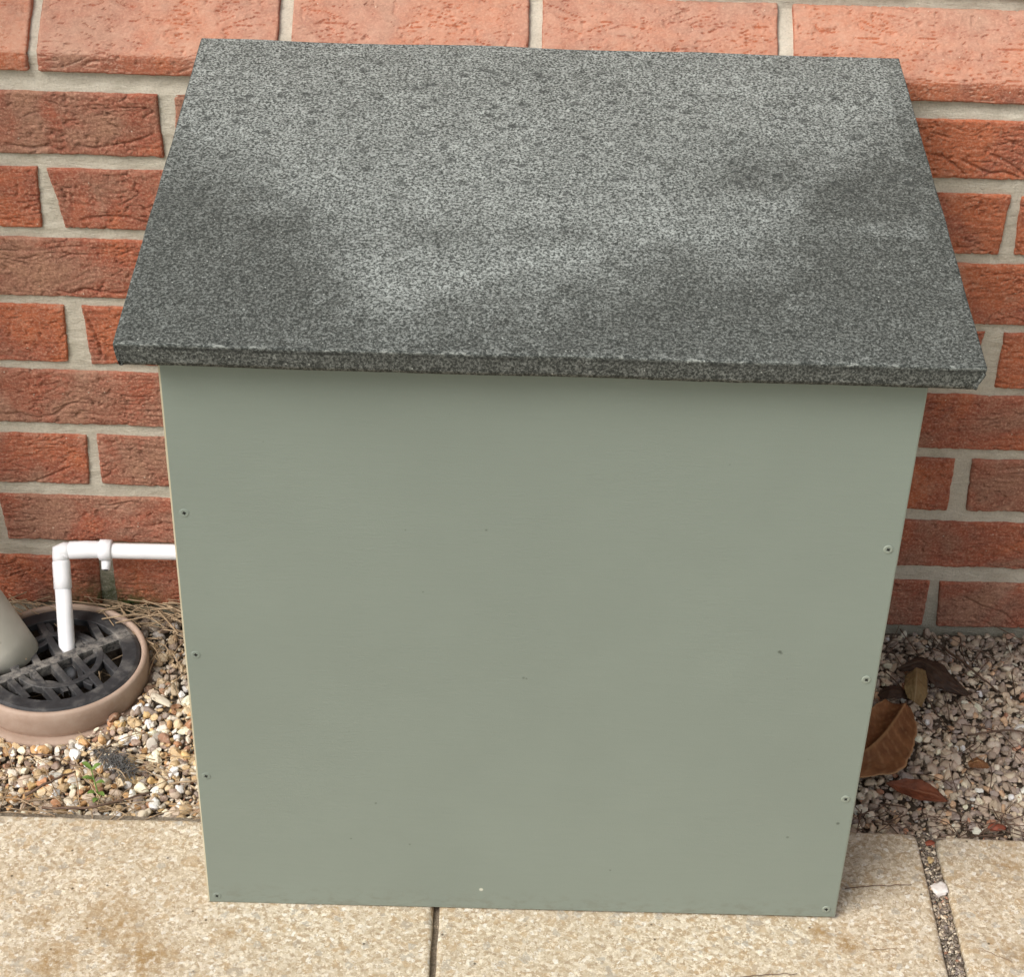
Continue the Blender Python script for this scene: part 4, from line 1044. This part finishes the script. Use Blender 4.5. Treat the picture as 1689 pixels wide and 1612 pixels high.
# grey fluff
a = Acc()
for i in range(260):
    t_ = r.random(); cx_, cy_ = 0.0450+0.030*t_, -0.2360-0.030*t_
    px, py = cx_+r.normal(0, 0.0055), cy_+r.normal(0, 0.0040); an = r.uniform(0, 6.28); L = r.uniform(0.004, 0.012)
    z0 = 0.000+r.uniform(0, 0.006)
    tube(a, [(px, py, z0), (px+L*0.5*math.cos(an), py+L*0.5*math.sin(an), z0+0.002), (px+L*math.cos(an+0.5), py+L*math.sin(an+0.5), z0-0.001)], 0.00035, 4, caps=False)
tag(a.build('fluff_tuft', MAT_FLUFF), 'tuft of dark grey fluff lying on the gravel below the drain', 'fluff')
# weed
wd = tag(empty('weed_seedling', (0.050, -0.300, 0.0)), 'small green weed seedling growing in the gravel by the slab', 'weed')
a = Acc()
tube(a, [(0.050, -0.300, -0.006), (0.049, -0.296, 0.006), (0.044, -0.286, 0.014), (0.040, -0.276, 0.017)], [0.0009, 0.0008, 0.0007, 0.0005], 7)
st = a.build('stem', MAT_GREEN); st.parent = wd; st.matrix_parent_inverse = Matrix.Translation(-Vector(wd.location))
for (px, py, pz, an, L) in [(0.040, -0.276, 0.017, 2.6, 0.012), (0.041, -0.277, 0.017, 0.6, 0.010), (0.044, -0.286, 0.013, 3.3, 0.011), (0.046, -0.289, 0.011, -0.2, 0.010),
                            (0.049, -0.297, 0.006, 3.6, 0.010), (0.049, -0.297, 0.006, -0.7, 0.011), (0.050, -0.300, 0.003, -1.8, 0.011)]:
    n = 9; V = []
    for k in range(n):
        f = k/(n-1); wv = 0.0026*math.sin(math.pi*min(1, f*0.9+0.1))**0.8; c_, s_ = math.cos(an), math.sin(an)
        zc = pz + 0.004*math.sin(f*2.4)
        for o_ in (-1, 0, 1): V.append((px+c_*L*f-s_*wv*o_, py+s_*L*f+c_*wv*o_, zc-(0.0007 if o_ == 0 else 0)))
    lf = mesh_obj('leaf', V, grid_faces(n, 3), MAT_GREEN); lf.parent = wd; lf.matrix_parent_inverse = Matrix.Translation(-Vector(wd.location))
# separate twigs one can tell apart
def twig(p, rad, label, mat=MAT_TWIG):
    a = Acc(); p = np.array(p, float); k = 12
    t0 = np.linspace(0, 1, len(p)); t1 = np.linspace(0, 1, k)
    Q = np.stack([np.interp(t1, t0, p[:, i]) for i in range(3)], 1)
    for _ in range(2): Q[1:-1] = 0.25*Q[:-2]+0.5*Q[1:-1]+0.25*Q[2:]
    Q[1:-1] += r.normal(0, 0.0004, (k-2, 3))
    tube(a, Q, list(np.linspace(rad, rad*0.6, k)), 7)
    o = a.build('twig', mat); tag(o, label, 'twig', 'dry twigs lying on the gravel and slabs')
twig([(0.000, -0.316, 0.003), (0.028, -0.318, 0.006), (0.055, -0.317, 0.006), (0.085, -0.300, 0.006), (0.100, -0.292, 0.004)], 0.0015, 'curved dark twig lying along the left slab edge under the seedling')
twig([(-0.020, -0.300, 0.003), (0.004, -0.283, 0.008), (0.022, -0.268, 0.006)], 0.0016, 'thick straight brown twig on the gravel at the far left')
twig([(-0.030, -0.243, 0.004), (0.000, -0.248, 0.007), (0.025, -0.262, 0.005)], 0.0009, 'thin reddish twig crossing the gravel under the drain ring')
twig([(0.115, -0.282, 0.006), (0.140, -0.279, 0.009), (0.162, -0.271, 0.007)], 0.0012, 'straight tan twig pointing at the left side of the box', MAT_DRY)
twig([(0.022, -0.270, 0.006), (0.029, -0.290, 0.009), (0.036, -0.315, 0.006)], 0.0008, 'thin upright tan stalk left of the seedling', MAT_DRY)
twig([(0.022, -0.262, 0.005), (0.042, -0.290, 0.009), (0.062, -0.316, 0.005)], 0.0008, 'long thin tan stalk slanting through the seedling', MAT_DRY)
twig([(0.871, -0.125, 0.008), (0.876, -0.150, 0.010), (0.888, -0.175, 0.006)], 0.0009, 'short dark twig on the right gravel beside the large leaf')
twig([(0.905, -0.040, 0.006), (0.925, -0.075, 0.009), (0.950, -0.112, 0.006)], 0.0015, 'long dark twig slanting across the upper right gravel')
twig([(0.905, -0.178, 0.005), (0.945, -0.172, 0.008), (0.990, -0.176, 0.005)], 0.0013, 'brown twig lying level at the right edge of the gravel')
twig([(0.750, -0.398, 0.0095), (0.775, -0.394, 0.0098), (0.800, -0.392, 0.0098), (0.812, -0.391, 0.0095)], 0.00045, 'thin brown twig on the slab at the right foot of the box')
twig([(0.762, -0.4700, 0.0092), (0.785, -0.4680, 0.0092)], 0.00045, 'short fine twig beside the ochre stain on the slab', MAT_DRY)
twig([(0.885, -0.480, 0.0092), (0.868, -0.470, 0.0094), (0.858, -0.464, 0.0092)], 0.00045, 'small twig on the lower right slab near the joint', MAT_DRY)
twig([(0.640, -0.5060, 0.0092), (0.665, -0.5020, 0.0094), (0.695, -0.4995, 0.0092)], 0.00045, 'fine curved twig on the slab at the bottom of the view')
# matted straw and needles
a = Acc()
def straw(n, xa, xb, ya, yb, z0, z1, l0, l1, rad, ang=None, spread=0.6):
    for i in range(n):
        px, py = r.uniform(xa, xb), r.uniform(ya, yb)
        if math.hypot(px-GX, py-GY) < (0.080 if py > -0.09 else 0.125): continue
        an = r.uniform(0, math.pi) if ang is None else r.normal(ang, spread); L = r.uniform(l0, l1)
        z = r.uniform(z0, z1); dz = r.uniform(-0.004, 0.006); bend = r.normal(0, 0.003)
        p0 = np.array([px-L/2*math.cos(an), min(py-L/2*math.sin(an), -0.003), z]); p2 = np.array([px+L/2*math.cos(an), min(py+L/2*math.sin(an), -0.003), z+dz])
        mid_ = (p0+p2)/2 + np.array([-math.sin(an)*bend, math.cos(an)*bend, abs(bend)])
        Q = [p0*(1-f)**2 + 2*mid_*f*(1-f) + p2*f*f for f in np.linspace(0, 1, 5)]
        for q_ in Q: q_[1] = min(q_[1], -0.002)
        tube(a, Q, rad*r.uniform(0.6, 1.3), 5, caps=False)
straw(80, -0.125, 0.17, -0.030, -0.004, 0.000, 0.016, 0.02, 0.065, 0.0007, -0.35, 0.5)
straw(42, 0.02, 0.12, -0.07, -0.01, 0.000, 0.016, 0.03, 0.07, 0.0008, -0.5, 0.4)
straw(40, 0.055, 0.10, -0.16, -0.05, -0.006, 0.006, 0.02, 0.05, 0.0006, 1.6, 0.5)
straw(75, -0.14, 0.18, -0.32, -0.20, -0.004, 0.006, 0.015, 0.05, 0.0005)
straw(60, -0.14, 0.18, -0.325, -0.300, -0.001, 0.006, 0.015, 0.05, 0.0005, 0.0, 0.5)
tag(a.build('straw_litter', MAT_DRY), 'matted dry straw and needles along the wall behind the drain', 'straw litter', kind='stuff')
a = Acc()
straw(150, 0.74, 1.03, -0.32, -0.01, -0.002, 0.006, 0.012, 0.045, 0.0005)
straw(60, 0.74, 1.03, -0.325, -0.295, -0.001, 0.006, 0.010, 0.035, 0.0005, 0.0, 0.5)
tag(a.build('needle_litter', MAT_TWIG), 'fine brown needles and bits scattered through the right gravel', 'needle litter', kind='stuff')
